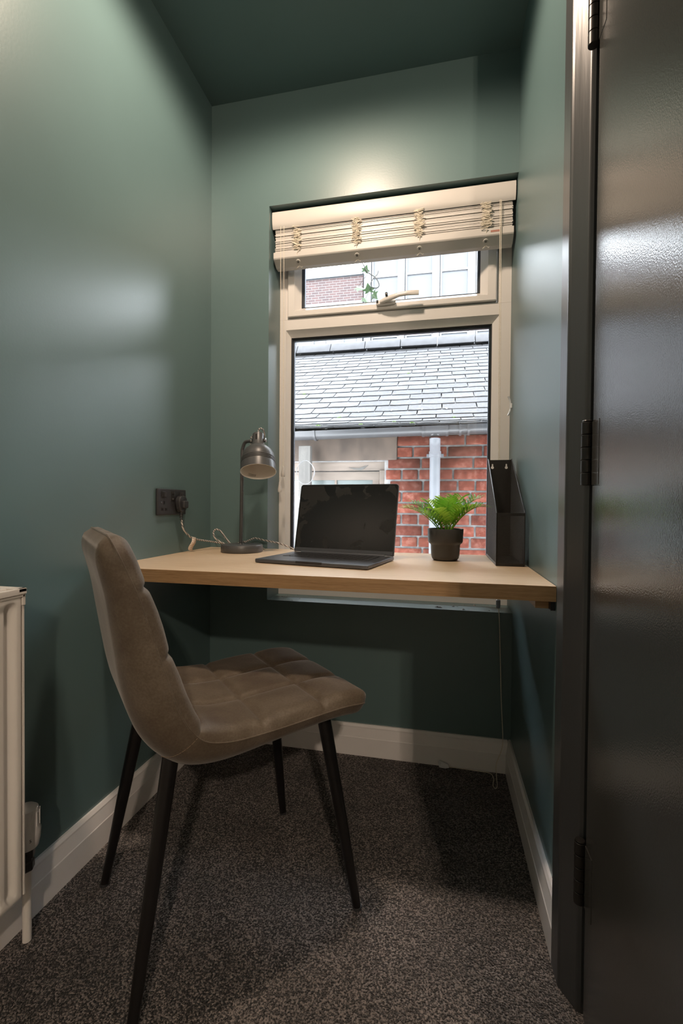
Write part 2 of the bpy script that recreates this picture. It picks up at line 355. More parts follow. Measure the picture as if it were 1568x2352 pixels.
for nm, a in (('lower', (GX0, GX1, .62, 1.606, Y+.03)), ('upper', (.328, 1.0265, 1.719, 1.975, Y+.022))):
    x0, x1, z0, z1, yg = a
    ring(MB(), x0-.002, x1+.002, z0-.002, z1+.002, x0+.004, x1-.004, z0+.004, z1-.004, [(0, yg-.006), (0, yg-.008), (1, yg-.004), (1, yg-.002)]).obj('gasket', 'gasket', win, smooth=0)
    ring(MB(), x0-.004, x1+.004, z0-.004, z1+.004, x0+.010, x1-.010, z0+.010, z1-.010, [(0, yg+.005), (1, yg+.005), (1, yg+.018), (0, yg+.018)]).obj('spacer_bar', 'spacer', win, smooth=0)
    MB().box((x0-.004, yg, z0-.004), (x1+.004, yg+.004, z1+.004)).obj('pane', 'window_glass', win, smooth=0)
# transom handle
h = MB(); HXc, HZ = .668, 1.702
hp = []
MB().prism([(.640, HZ-.011), (.71, HZ-.008), (.715, HZ), (.71, HZ+.010), (.645, HZ+.008), (.638, HZ)], 'y', Y-.030, Y-.010).obj('handle_base', 'upvc', win, bevel=.003)
rows = []
for i, (x, y, z, hw, hh) in enumerate([(.655, Y-.030, HZ-.002, .007, .008), (.675, Y-.040, HZ+.001, .009, .010), (.70, Y-.048, HZ+.004, .009, .010), (.73, Y-.052, HZ+.010, .007, .008), (.76, Y-.054, HZ+.0125, .006, .009), (.79, Y-.054, HZ+.012, .005, .010), (.803, Y-.053, HZ+.0115, .004, .0095)]):
    rows.append([(x, y+hw*math.cos(a), z+hh*math.sin(a)) for a in [2*math.pi*j/12 for j in range(13)]])
hb = MB().grid(rows); hb.add(rows[0][:-1], [tuple(range(12))]); hb.add(rows[-1][:-1], [tuple(range(12))])
hb.obj('handle_lever', 'upvc', win)
MB().lathe([(.0002, 0), (.005, 0), (.005, .012), (.0002, .013)], 16, Matrix.Translation((.682, Y-.047, HZ+.013)) @ Matrix.Rotation(math.radians(70), 4, 'X')).obj('lock_button', 'black_plastic', win)
MB().box((.6405, Y-.0315, HZ-.006), (.648, Y-.028, HZ+.006)).obj('key_slot', 'dark_hole', win, bevel=.001)

rc = random.Random(9); cr = MB()
for k in range(46):
    x = rc.choice([rc.uniform(.26, 1.12), rc.uniform(.26, .36), rc.uniform(.95, 1.12)]); y = rc.uniform(.012, .118); sz = rc.uniform(.0012, .0034) if k > 4 else rc.uniform(.005, .009)
    cr.add([(x+sz*rc.uniform(.6, 1.3)*math.cos(a), y+sz*rc.uniform(.6, 1.3)*math.sin(a), WZ0+.0002) for a in (0, 1.6, 3.1, 4.7)]+[(x, y, WZ0+sz*.7)], [(0, 1, 4), (1, 2, 4), (2, 3, 4), (3, 0, 4), (3, 2, 1, 0)])
o = stuff(cr.obj('plaster_crumbs', 'mortar_crumb', smooth=0)); tag(o, 'grey plaster crumbs scattered along the window sill under the desk', 'debris')

# ------------------------------------------------------------------ ceiling downlights
x, y, watts = DOWNLIGHTS[0]
d = thing('ceiling_downlight', 'round recessed ceiling downlight above the desk nook', 'light', (x, y, H))
MB().lathe([(.034, -.001), (.045, -.001), (.045, -.010), (.034, -.012)], 32, cap=False).obj('bezel', 'chrome', d)
MB().lathe([(.0003, -.004), (.033, -.004), (.033, -.002), (.0003, -.002)], 32).obj('lens', 'downlight_lens', d)
ld = bpy.data.lights.new('downlight_lamp', 'SPOT'); ld.energy = watts; ld.color = WARM; ld.spot_size = math.radians(177); ld.spot_blend = .35; ld.shadow_soft_size = .06
lo = bpy.data.objects.new('downlight_lamp', ld); COL.objects.link(lo); lo.parent = d; lo.location = (0, 0, -.05)
x, y, watts = DOWNLIGHTS[1]
d = thing('pendant_bulb', 'bare warm bulb on a short flex in the hall behind', 'light', (x, y, H))
MB().lathe([(.0005, 0), (.045, 0), (.04, -.022), (.0005, -.024)], 32).obj('ceiling_rose', 'trim_white', d)
MB().tube([(0, 0, -.02), (0, 0, -.06)], .003, 8).obj('flex', 'trim_white', d)
MB().lathe([(.010, -.055), (.016, -.06), (.016, -.088), (.012, -.09)], 20).obj('lamp_holder', 'trim_white', d)
MB().lathe([(.012, -.088), (.016, -.098), (.028, -.118), (.030, -.132), (.026, -.148), (.014, -.159), (.0005, -.162)], 24).obj('bulb', 'downlight_lens', d)
ld = bpy.data.lights.new('pendant_lamp', 'POINT'); ld.energy = watts; ld.color = WARM; ld.shadow_soft_size = .036
lo = bpy.data.objects.new('pendant_lamp', ld); COL.objects.link(lo); lo.parent = d; lo.location = (0, 0, -.130)

# ------------------------------------------------------------------ desk
DZ, DT, DY = .75, .034, -.605
desk = thing('desk', 'light oak fitted desk top spanning wall to wall under the window', 'desk', (0, 0, DZ))
MB().box((.001, DY+.001, -DT), (W-.001, -.001, 0)).obj('desktop', 'oak_top', desk, bevel=.0008)
MB().box((.0015, DY, -DT+.0005), (W-.0015, DY+.0012, -.0006)).obj('front_edging', 'oak_edge', desk)
MB().box((1.100, -.57, -DT-.022), (1.1325, -.05, -DT)).obj('support_batten', 'oak_edge', desk, bevel=.0008)
MB().box((1.128, -.59, -DT-.022), (W-.0005, -.03, -DT)).obj('wall_bracket', 'black_plastic', desk)
MB().box((.0005, -.55, -DT-.022), (.033, -.05, -DT)).obj('support_batten', 'oak_edge', desk, bevel=.0008)

# ------------------------------------------------------------------ chair
CH = thing('dining_chair', 'brown suede quilted chair with black tapered legs by the desk', 'chair', (.412, -.6815, 0), math.atan2(.339, .333))
# local: +x forward, -y is the sitter's right
PR = [(.262, .462), (.245, .474), (.20, .480), (.141, .4795), (.06, .4755), (.003, .474), (-.05, .4745), (-.084, .479), (-.112, .488), (-.130, .503), (-.146, .525), (-.158, .55), (-.168, .576), (-.188, .640), (-.205, .695), (-.226, .763), (-.245, .810), (-.262, .85), (-.268, .866)]
prof = catmull([(x, 0, z) for x, z in PR], 10)
ln = [0]
for a, c in zip(prof, prof[1:]): ln.append(ln[-1]+(c-a).length)
TOT = ln[-1]
def at(s):
    s = max(0, min(TOT-1e-6, s))
    lo = 0
    for i in range(len(ln)-1):
        if ln[i] <= s <= ln[i+1]: lo = i; break
    t = (s-ln[lo])/(ln[lo+1]-ln[lo]); q = prof[lo].lerp(prof[lo+1], t)
    a = prof[max(0, lo-4)]; c = prof[min(len(prof)-1, lo+5)]; tg = (c-a).normalized()
    return q, Vector((tg.z, 0, -tg.x))        # normal towards the sitter
def width(s):
    sb = .40
    base = .206 if s < sb else .206-.016*min(1, (s-sb)/(TOT-sb))
    rc = .045
    e = min(s, TOT-s)
    if e < rc: base -= rc-math.sqrt(max(0, rc*rc-(rc-e)**2))
    return base
def rim(d, R): t = min(1, max(0, d/R)); return math.sqrt(1-(1-t)**2)
SEAMS = [.142, .278]; BACKS = [.60, .725]
s_bend = next(ln[i] for i in range(len(prof)) if prof[i].x < -.128)
def zs(z): return next(ln[i] for i in range(len(prof)) if ln[i] > s_bend and prof[i].z > z)
CROSS = [.125, .262, s_bend, zs(.645), zs(.765)]
LONG = [-.0667, .0667]
def pad_h(s, r):
    w0 = width(s); d = min(w0-abs(r), s, TOT-s)
    h = .020*rim(d, .030)
    g = 0
    ds = min(abs(s-c) for c in CROSS); dr = min(abs(r-c) for c in LONG)
    for q, wd in ((ds, .0055), (dr, .0055)): g = max(g, math.exp(-(q/wd)**2))
    puff = .0048*min(1, ds/.05)**.6*min(1, dr/.03)**.6
    return h*(1-.30*g)+puff*rim(d, .03)
SK = catmull([(x, d, 0) for x, d in [(0, .032), (s_bend-.22, .035), (s_bend-.10, .052), (s_bend, .074), (s_bend+.10, .071), (s_bend+.20, .058), (s_bend+.29, .045), (TOT-.03, .034), (TOT, .030)]], 24)
def shell_d(s):
    for p, q in zip(SK, SK[1:]):
        if p.x <= s <= q.x: return p.y+(q.y-p.y)*(s-p.x)/max(1e-9, q.x-p.x)
    return SK[-1].y
def shell_h(s, r):
    w0 = width(s); d = min(w0-abs(r), s*1.0, TOT-s)
    D = shell_d(s)
    return D*rim(d, .045+(D-.036)*1.4)
def surf(fn, sign, s0, s1, ns, nr=61):
    rows = []
    for i in range(ns+1):
        s = s0+(s1-s0)*i/ns
        q, n = at(s); w0 = width(s); row = []
        for j in range(nr):
            u = -1+2*j/(nr-1); u = math.copysign(1-(1-abs(u))**1.35, u) if False else math.sin(u*math.pi/2)*.35+u*.65
            r = u*w0
            hh = fn(s, r)
            row.append(q+n*(sign*hh)+Vector((0, r, 0)))
        rows.append(row)
    return MB().grid(rows)
surf(pad_h, 1, 0, s_bend, 70).obj('seat', 'chair_leather', CH, smooth=80)
surf(pad_h, 1, s_bend, TOT, 80).obj('backrest', 'chair_leather', CH, smooth=80)
surf(shell_h, -1, 0, TOT, 120).obj('outer_shell', 'chair_leather', CH, smooth=80)
bd = []
for i in range(100): s = TOT*i/99; q, n = at(s); bd.append(q+Vector((0, -width(s)-.0003, 0)))
for i in range(1, 12): q, n = at(TOT); bd.append(q+Vector((0, width(TOT)*(-1+2*i/12), 0)))
for i in range(100): s = TOT*(99-i)/99; q, n = at(s); bd.append(q+Vector((0, width(s)+.0003, 0)))
for i in range(1, 12): q, n = at(0); bd.append(q+Vector((0, width(0)*(1-2*i/12), 0)))
MB().tube(bd, .0016, 6, closed=True).obj('edge_seam', 'chair_leather', CH)
for fx in (1, -1):
    for ry in (1, -1):
        t = Vector((.172 if fx > 0 else -.158, .138*ry, .458)); f = Vector((.2375*fx, .191*ry, .002))
        leg = MB().tube([t, t.lerp(f, .5), f], [.0155, .0135, .0095], 20).obj('leg', 'chair_leg', CH)
        MB().lathe([(.0095, 0), (.0105, .001), (.0105, .006), (.0098, .007)], 16, Matrix.Translation(f-Vector((0, 0, .001)))).obj('foot_cap', 'black_plastic', leg)
MB().tube([(.172, -.138, .447), (.172, .138, .447)], .010, 10).obj('under_frame', 'chair_leg', CH)
MB().tube([(-.15, -.138, .447), (-.15, .138, .447)], .010, 10).obj('under_frame', 'chair_leg', CH)
def stitches(pts, parent):
    """short thread stitches along a seam line"""
    b = MB(); L = 0; on = .0
    for a, c in zip(pts, pts[1:]):
        d = (c-a).length; k = 0
        while k < d:
            q = a.lerp(c, k/d); q2 = a.lerp(c, min(1, (k+.0042)/d)); b.tube([q, q2], .0006, 4); k += .0062
    return stuff(b.obj('stitching', 'chair_thread', parent, smooth=0))
for sgn in (-1,):
    sp = s_bend
    q, n = at(sp); w0 = width(sp)
    pts = [q+n*(-shell_h(sp, w0*math.cos(a)*sgn)-.0006)+Vector((0, (w0*math.cos(a)+.0006)*sgn, 0)) for a in [i*.1 for i in range(0, 9)]]
    stitches(pts, CH)

# ------------------------------------------------------------------ laptop
LA = math.radians(-11)
LP = thing('laptop', 'dark grey open laptop with a blank screen on the desk', 'laptop', (.362, -.411, DZ), LA)
LW, LD_, LH = .351, .238, .232
base = MB().box((0, 0, .0015), (LW, LD_, .0125))
base = base.obj('base', 'laptop_body', LP, bevel=.003, seg=3)
for x in (.02, LW-.02):
    for y in (.02, LD_-.02): MB().lathe([(.006, 0), (.007, .002)], 12, Matrix.Translation((x, y, 0))).obj('foot', 'black_plastic', base)
MB().box((.11, .008, .0125), (.24, .086, .0128)).obj('trackpad', 'laptop_body', base, smooth=0)
MB().box((.034, .098, .0125), (LW-.034, .212, .0127)).obj('keyboard_well', 'laptop_key', base, smooth=0)
MB().box((.135, -.0004, .006), (.216, .004, .0127)).obj('finger_notch', 'laptop_key', base, smooth=0)
kb = bpy.data.meshes.new('key')
kme = None
for row in range(6):
    n = 14
    kw = (LW-.072)/n
    y0 = .1+row*.0186; ky = .0166 if row < 5 else .0166
    cells = [(i, 1) for i in range(n)] if row else [(0, 1), (1, 1), (2, 1), (3, 1.2), (4.2, 4.8), (9, 1.2), (10.2, .8), (11, 1), (12, 1), (13, 1)]
    for c0, wd in cells:
        x0 = .036+c0*kw
        if wd == 1 and kme is not None:
            o = bpy.data.objects.new('key', kme); COL.objects.link(o); o.parent = base; o.location = (x0, y0, .0127)
        else:
            o = MB().box((0, 0, 0), (kw*wd-.0022, ky, .0011)).obj('key', 'laptop_key', base, bevel=.0005, seg=1, loc=(x0, y0, .0127))
            if wd == 1: kme = o.data
MB().tube([(.03, LD_-.006, .0125), (LW-.03, LD_-.006, .0125)], .0045, 12).obj('hinge', 'laptop_body', LP)
TILT = math.radians(12.5)
lm = Matrix.Translation((0, LD_-.004, .0135)) @ Matrix.Rotation(-TILT, 4, 'X')
def rrect(x0, x1, z0, z1, r, rb=None, n=6):
    rb = r if rb is None else rb; P = []
    for cx, cz, a0, rr in ((x1-rb, z0+rb, -90, rb), (x1-r, z1-r, 0, r), (x0+r, z1-r, 90, r), (x0+rb, z0+rb, 180, rb)):
        for i in range(n+1): a = math.radians(a0+90*i/n); P.append((cx+rr*math.cos(a), cz+rr*math.sin(a)))
    return P
lid = MB().prism(rrect(0, LW, 0, LH, .010, .003), 'y', 0, .0045).obj('lid', 'laptop_body', LP, bevel=.0008); lid.matrix_local = lm
MB().prism(rrect(.0018, LW-.0018, .0022, LH-.0018, .0085, .002), 'y', -.0006, 0).obj('bezel', 'laptop_bezel', lid, smooth=0)
MB().prism(rrect(.006, LW-.006, .0145, LH-.006, .005, .001), 'y', -.0009, -.0006).obj('screen', 'laptop_screen', lid, smooth=0)
MB().box((.004, -.0010, .0024), (LW-.004, -.0006, .0138)).obj('chin', 'laptop_body', lid, smooth=0)

# ------------------------------------------------------------------ plant
PX, PY = .9065, -.187
PL = thing('potted_fern', 'small green fern in a dark grey two-tier pot on the desk', 'plant', (PX, PY, DZ))
MB().lathe([(.0005, 0), (.030, 0), (.037, .002), (.0415, .008), (.0435, .016), (.0455, .049), (.0475, .052), (.0515, .055), (.0535, .060), (.0555, .0985), (.0548, .0995), (.0535, .0985), (.052, .082), (.0005, .082)], 56).obj('pot', 'pot', PL, smooth=50)
MB().lathe([(.0005, .084), (.052, .083), (.052, .080), (.0005, .080)], 24).obj('soil', 'soil', PL)
def frond(az, reach, height, droop, nl, lw, bend=0):
    b = MB(); rnd = random.Random(int(az*1000)+nl)
    dirv = Vector((math.cos(az), math.sin(az), 0)); side = Vector((-dirv.y, dirv.x, 0))
    P = []
    for i in range(17):
        t = i/16
        P.append(Vector((0, 0, .082))+dirv*(.012+reach*(t**1.15))+Vector((0, 0, height*(1-(1-t)**1.4)-droop*t**3))+side*(bend*t*t))
    b.tube(P, [.0016*(1-.75*i/16)+.0003 for i in range(17)], 5)
    for i in range(nl):
        t = .22+.78*i/(nl-1); k = t*16; a = min(15, int(k)); q = P[a].lerp(P[a+1], k-a); tg = (P[a+1]-P[a]).normalized()
        upv = side.cross(tg)*-1
        if upv.z < 0: upv = -upv
        L = lw*(.45+.9*math.sin(math.pi*min(1, .12+t*.86))**.8)*rnd.uniform(.88, 1.1)
        for sg in (-1, 1):
            d = (side*sg*.82+tg*.62+upv*rnd.uniform(.30, .62)).normalized(); wv = d.cross(upv).normalized()
            ww = L*.07
            vs = [q]; pts = []
            for f, wf in ((.12, .6), (.4, 1), (.7, .8), (.9, .42)):
                c = q+d*L*f-Vector((0, 0, L*.22*f*f)); pts.append((c+wv*ww*wf+upv*ww*.25, c-upv*ww*.05, c-wv*ww*wf+upv*ww*.25))
            tip = q+d*L-Vector((0, 0, L*.26))
            vs = [q]+[v for tr in pts for v in tr]+[tip]
            fs = [(0, 1, 2), (0, 2, 3)]
            for j in range(3): o = 1+3*j; fs += [(o, o+3, o+4, o+1), (o+1, o+4, o+5, o+2)]
            fs += [(10, 13, 11), (11, 13, 12)]
            b.add(vs, fs)
    return b.obj('frond', 'fern_leaf', PL, smooth=60)
for az, rc, hh, dr, nl, lw in [(-.22, .112, .112, .026, 18, .040), (.42, .105, .125, .012, 17, .046), (.95, .080, .125, .008, 16, .046), (1.6, .070, .118, .006, 15, .042), (2.3, .085, .112, .010, 16, .042), (2.8, .105, .108, .014, 17, .042), (3.2, .122, .100, .020, 18, .040), (3.7, .095, .085, .012, 16, .040), (4.25, .066, .082, .006, 15, .038), (4.85, .050, .108, .004, 17, .040), (5.4, .070, .092, .006, 15, .040), (5.9, .092, .098, .012, 16, .042), (1.1, .035, .120, .0, 13, .034), (3.9, .035, .098, .0, 13, .032)]:
    frond(az, rc, hh, dr, int(nl*.8), lw)

# ------------------------------------------------------------------ magazine file
FX0, FX1, FY0, FY1, FZF, FZB = 1.047, 1.124, -.291, -.018, .152, .329
MF = thing('magazine_file', 'black wire mesh magazine file standing on the desk against the wall', 'file holder', (0, 0, DZ))
Z0 = .0005
MB().box((FX0, FY0, Z0), (FX1, FY1, .0012)).box((FX0, FY0, Z0), (FX1, FY0+.0012, .0085)).box((FX0, FY1-.0012, Z0), (FX1, FY1, .0085)).box((FX0, FY0, Z0), (FX0+.0012, FY1, .0085)).box((FX1-.0012, FY0, Z0), (FX1, FY1, .0085)).obj('base_tray', 'black_metal', MF)
# solid back plate with two keyhole slots
def keyhole(b, xc, zc):
    P = []
    for i in range(13): a = math.radians(-55+290*i/12); P.append((xc+.005*math.cos(a), zc+.005*math.sin(a)))
    return P
bm = bmesh.new()
outer = [(FX0, .0085), (FX1, .0085), (FX1, FZB), (FX0, FZB)]
def loopv(P): 
    vs = [bm.verts.new((x, FY1, z)) for x, z in P]
    return [bm.edges.new((vs[i], vs[(i+1) % len(vs)])) for i in range(len(vs))]
es = loopv(outer)
for xc in (FX0+.016, FX1-.016):
    P = []
    for i in range(13): a = math.radians(-60+300*i/12); P.append((xc+.0048*math.cos(a), .305+.0048*math.sin(a)))
    P = P[::1]
    P2 = [(xc-.0024, .3008), (xc-.0024, .3150), (xc+.0024, .3150), (xc+.0024, .3008)]
    K = []
    for i in range(15): a = math.radians(120+300*i/14); K.append((xc+.0048*math.cos(a), .303+.0048*math.sin(a)))
    K += [(xc+.0022, .314), (xc, .316), (xc-.0022, .314)]
    es += loopv(K)
bmesh.ops.triangle_fill(bm, use_beauty=True, edges=es)
me = bpy.data.meshes.new('back_plate'); bm.to_mesh(me); bm.free(); me.materials.append(MATS['black_metal'])
bo = bpy.data.objects.new('back_plate', me); COL.objects.link(bo); bo.parent = MF
sd = bo.modifiers.new('thick', 'SOLIDIFY'); sd.thickness = .001; sd.offset = 0
def clipdiag(poly, p0, d):
    """clip the line p0+t*d to a convex polygon"""
    t0, t1 = -1e9, 1e9; n = len(poly)
    for i in range(n):
        a = poly[i]; c = poly[(i+1) % n]; nx, ny = -(c[1]-a[1]), c[0]-a[0]
        den = nx*d[0]+ny*d[1]; num = nx*(a[0]-p0[0])+ny*(a[1]-p0[1])
        if abs(den) < 1e-12:
            if num > 0: return None
        elif den > 0: t0 = max(t0, num/den)
        else: t1 = min(t1, num/den)
    return (t0, t1) if t1-t0 > .001 else None
def meshpanel(poly, to3, sp, ang, wr, name):
    b = MB()
    for sg in (1, -1):
        d = (math.cos(ang), sg*math.sin(ang)); nrm = (-d[1], d[0])
        c = [q[0]*nrm[0]+q[1]*nrm[1] for q in poly]; k = min(c)+sp/2
        while k < max(c):
            r = clipdiag(poly, (nrm[0]*k, nrm[1]*k), d)
            if r:
                A = (nrm[0]*k+d[0]*r[0], nrm[1]*k+d[1]*r[0]); B = (nrm[0]*k+d[0]*r[1], nrm[1]*k+d[1]*r[1])
                b.tube([to3(*A), to3(*B)], wr, 4, cap=False)
            k += sp
    return stuff(b.obj(name, 'mesh_wire', MF, smooth=0))
meshpanel([(FX0, .0085), (FX1, .0085), (FX1, FZF), (FX0, FZF)], lambda u, v: (u, FY0+.0006, v), .0026, math.radians(60), .00033, 'front_mesh')
SIDE = [(FY0, .0085), (FY1, .0085), (FY1, FZB), (FY1-.015, FZB), (FY0, FZF)]
for X in (FX0+.0006, FX1-.0006):
    meshpanel(SIDE, lambda u, v: (X, u, v), .0029, math.radians(32), .00034, 'side_mesh')
    MB().tube([(X, FY0, Z0+.004), (X, FY0, FZF), (X, FY1-.015, FZB+.001), (X, FY1, FZB+.001), (X, FY1, .006)], .0016, 6).obj('edge_rod', 'black_metal', MF)
MB().box((FX0, FY0-.0004, FZF-.008), (FX1, FY0+.0014, FZF)).obj('front_band', 'black_metal', MF)

# ------------------------------------------------------------------ desk lamp
LX, LY = .197, -.137
LM = thing('desk_lamp', 'dark grey metal desk lamp with bell shade on round base', 'lamp', (LX, LY, DZ))
MB().lathe([(.0005, .0005), (.072, .0005), (.0735, .002), (.0735, .024), (.0715, .027), (.0005, .027)], 56).obj('base', 'lamp_metal', LM, smooth=50)
pole = [(-.010, .012, .026), (-.008, .012, .15), (-.006, .012, .345), (-.003, .011, .372), (.004, .008, .388), (.014, .004, .394), (.032, -.002, .395)]
MB().tube(catmull(pole, 6), .0062, 14).obj('pole', 'lamp_metal', LM)
MB().lathe([(.0095, .026), (.0095, .029), (.006, .031)], 20, Matrix.Translation((-.010, .012, 0))).obj('pole_collar', 'chrome', LM)
# shade: local axis -z opens; pivot at the neck
SH = bpy.data.objects.new('shade_pivot', None)
piv = Vector((.062, -.004, .389))
smx = Matrix.Translation(piv) @ Matrix.Rotation(math.radians(-9), 4, 'Y') @ Matrix.Rotation(math.radians(-20), 4, 'X') @ Matrix.Rotation(YAW, 4, 'Z') @ Matrix.Diagonal((.94, .94, .98, 1))
outp = [(.0195, .034), (.0215, .032), (.022, .026), (.022, -.012), (.026, -.017), (.038, -.024), (.049, -.034), (.0565, -.047), (.0595, -.060), (.0598, -.0665), (.0612, -.068), (.0612, -.071), (.060, -.0725), (.0622, -.074), (.0622, -.077), (.0608, -.0785), (.063, -.080), (.063, -.083), (.0616, -.0845), (.0640, -.098), (.0655, -.117)]
shade = MB().lathe(outp, 56, cap=False).obj('shade', 'lamp_metal', LM, smooth=40); shade.matrix_local = smx
inn = [(.0655, -.117), (.0642, -.1178), (.0628, -.116), (.0605, -.09), (.0585, -.060), (.0555, -.048), (.048, -.036), (.037, -.026), (.024, -.018), (.0005, -.016)]
MB().lathe(inn, 56, cap=False).obj('shade_lining', 'lamp_white', shade, smooth=40)
MB().lathe([(.0005, .034), (.0195, .034), (.0205, .031), (.0005, .030)], 24).obj('neck_cap', 'lamp_metal', shade)
for k in range(4):
    a = math.radians(-78+90*k-20)
    MB().box((-.003, .0218, .002), (.003, .0224, .024), Matrix.Rotation(a, 4, 'Z')).obj('vent_slot', 'dark_hole', shade, smooth=0)
for sx in (-1, 1):
    m4 = Matrix.Translation((sx*.022, 0, .008)) @ Matrix.Rotation(sx*math.pi/2, 4, 'Y')
    sc = MB().lathe([(.006, 0), (.0085, .001), (.0085, .007), (.006, .0085), (.0005, .0085)], 16, m4).obj('pivot_screw', 'chrome', shade)
MB().lathe([(.0045, .034), (.0045, .044), (.003, .047)], 12).obj('cable_gland', 'chrome', shade)
# rating print inside the shade: rows of small dark strokes
pr = MB()
for r in range(3):
    for k in range(6-r % 2):
        a = math.radians(112+k*5.0-r*1.0); z = -.109+r*.0035
        q = Vector((math.cos(a)*.0609, math.sin(a)*.0609, z)); t = Vector((-math.sin(a), math.cos(a), 0))
        pr.add([q, q+t*.0035, q+t*.0035+Vector((0, 0, .0016)), q+Vector((0, 0, .0016))], [(0, 1, 2, 3)])
stuff(pr.obj('rating_print', 'black_plastic', shade, smooth=0))
# braided lead: from the gland behind the pole, and from the base to the plug
def P(x, y, z): return Vector((x-LX, y-LY, z-DZ))
top = smx @ Vector((0, 0, .044))
MB().tube(catmull([top, top+Vector((.004, .0, .010)), top+Vector((.010, .006, .012)), top+Vector((.012, .024, .004)), top+Vector((.004, .042, -.024)), top+Vector((-.016, .044, -.055)), top+Vector((-.036, .034, -.05)), top+Vector((-.04, .024, -.03)), top+Vector((-.03, .018, -.012)), top+Vector((-.012, .022, -.008)), top+Vector((.0, .034, -.03)), top+Vector((-.02, .036, -.075)), top+Vector((-.05, .022, -.10))], 8), .0030, 8).obj('neck_lead', 'braided_cable', LM)
lead = [P(.022, -.243, .868), P(.024, -.238, .838), P(.026, -.214, .815), P(.030, -.18, .797), P(.040, -.12, .785), P(.060, -.065, .775), P(.090, -.055, .768), P(.125, -.06, .762), P(.150, -.056, .760), P(.20, -.050, .757), P(.24, -.052, .756), P(.255, -.075, .756)]
MB().tube(catmull(lead, 8), .0031, 8).obj('lead', 'braided_cable', LM)
loop = [P(.125, -.066, .762), P(.095, -.075, .772), P(.068, -.085, .79), P(.058, -.085, .812), P(.066, -.08, .825), P(.080, -.072, .818), P(.1, -.066, .79), P(.118, -.064, .770), P(.132, -.062, .764), P(.15, -.060, .775), P(.168, -.052, .779), P(.175, -.045, .768)]
MB().tube(catmull(loop, 8), .0031, 8).obj('lead_loop', 'braided_cable', LM)
lead2 = [P(.165, -.05, .775), P(.185, -.04, .785), P(.205, -.035, .792), P(.24, -.035, .785), P(.29, -.04, .778), P(.33, -.045, .768), P(.365, -.05, .7545), P(.375, -.06, .7540)]
MB().tube(catmull(lead2, 8), .0031, 8).obj('lead_tail', 'braided_cable', LM)
MB().tube([P(.118, -.064, .758), P(.122, -.058, .772), P(.128, -.066, .774), P(.126, -.07, .760)], .0022, 6, closed=True).obj('cable_tie', 'black_plastic', LM)
tg = MB(); rows = []
for i in range(9):
    t = i/8; c = P(.030+.006*math.sin(t*5), -.176-.012*t-.008*math.sin(t*3), .801-.046*t)
    d = Vector((.004, .018, -.004)); rows.append([c-d*.55, c+d*.55])
o = tg.grid(rows).obj('paper_tag', 'tag_paper', LM); sdm = o.modifiers.new('thick', 'SOLIDIFY'); sdm.thickness = .0006
tp = MB()
for i in range(1, 8):
    for k in range(3):
        a = rows[i][0].lerp(rows[i][1], .14+.26*k); c = rows[i][0].lerp(rows[i][1], .30+.26*k); off = Vector((.0009, -.0005, 0)); dn = (rows[i+1][0]-rows[i][0])*.25
        tp.add([a+off, c+off, c+off+dn, a+off+dn], [(0, 1, 2, 3)])
stuff(tp.obj('tag_print', 'tag_print', o, smooth=0))
plug = MB().prism([(-.025, .008), (-.022, .022), (-.012, .030), (.012, .030), (.022, .022), (.025, .008), (.020, -.016), (.010, -.026), (-.010, -.026), (-.020, -.016)], 'x', .0, .018)
plug = plug.obj('plug', 'black_plastic', LM, bevel=.004, seg=3, loc=P(.0125, -.243, .917))
MB().box((.014, -.014, -.012), (.030, .014, .014)).obj('plug_grip', 'black_plastic', plug, bevel=.005, seg=3)
for k in range(4): MB().lathe([(.0068-.0006*k, -.030-.0075*k), (.0062-.0006*k, -.0245-.0075*k)], 14, Matrix.Translation((.009, 0, 0))).obj('strain_relief', 'black_plastic', plug)

# ------------------------------------------------------------------ wall socket (left wall)
SK = thing('wall_socket', 'black double plug socket with USB ports on the green wall', 'socket', (0, -.277, .926))
MB().box((.0005, -.082, -.043), (.010, .082, .043)).obj('plate', 'black_plastic', SK, bevel=.003, seg=3)
for k, yy in enumerate((-.052, .052)):
    MB().box((.009, yy-.0085, .014), (.0125, yy+.0085, .034)).obj('switch_surround', 'black_plastic', SK, bevel=.001)
    MB().box((.0105, yy-.0055, .015), (.0185, yy+.0055, .033), Matrix.Rotation(0, 4, 'Y')).obj('rocker', 'black_plastic', SK, bevel=.0015)
    for dy, dz, hy, hz in ((.0, -.003, .0025, .0045), (-.0105, -.024, .004, .003), (.0105, -.024, .004, .003)):
        if k == 1: continue
        q = MB().box((.0096, yy+.004+dy-hy-.0018, dz-hz-.0018), (.0106, yy+.004+dy+hy+.0018, dz+hz+.0018)).obj('aperture', 'black_metal', SK, smooth=0)
        MB().box((.0104, yy+.004+dy-hy, dz-hz), (.0110, yy+.004+dy+hy, dz+hz)).obj('slot', 'dark_hole', q, smooth=0)
MB().lathe([(.0028, 0), (.0028, .001), (.0005, .0016)], 14, Matrix.Translation((.010, -.064, -.002)) @ Matrix.Rotation(math.pi/2, 4, 'Y')).obj('plate_screw', 'chrome', SK)
usb = MB().box((.0098, -.0105, .004), (.0112, .0105, .036)).obj('usb_module', 'black_metal', SK, bevel=.001)
ring(MB(), -.0125, .0125, .002, .038, -.0118, .0118, .0027, .0373, [(0, .0100), (1, .0104)])
fr = MB()
for a, c in (((-.0128, .0015), (.0128, .0022)), ((-.0128, .0378), (.0128, .0385)), ((-.0128, .0015), (-.0121, .0385)), ((.0121, .0015), (.0128, .0385))): fr.box((.0099, a[0], a[1]), (.0104, c[0], c[1]))
fr.obj('usb_outline', 'chrome', usb, smooth=0)
MB().box((.0111, -.0055, .0085), (.0116, .0055, .0125)).obj('usb_port', 'chrome', usb, smooth=0)
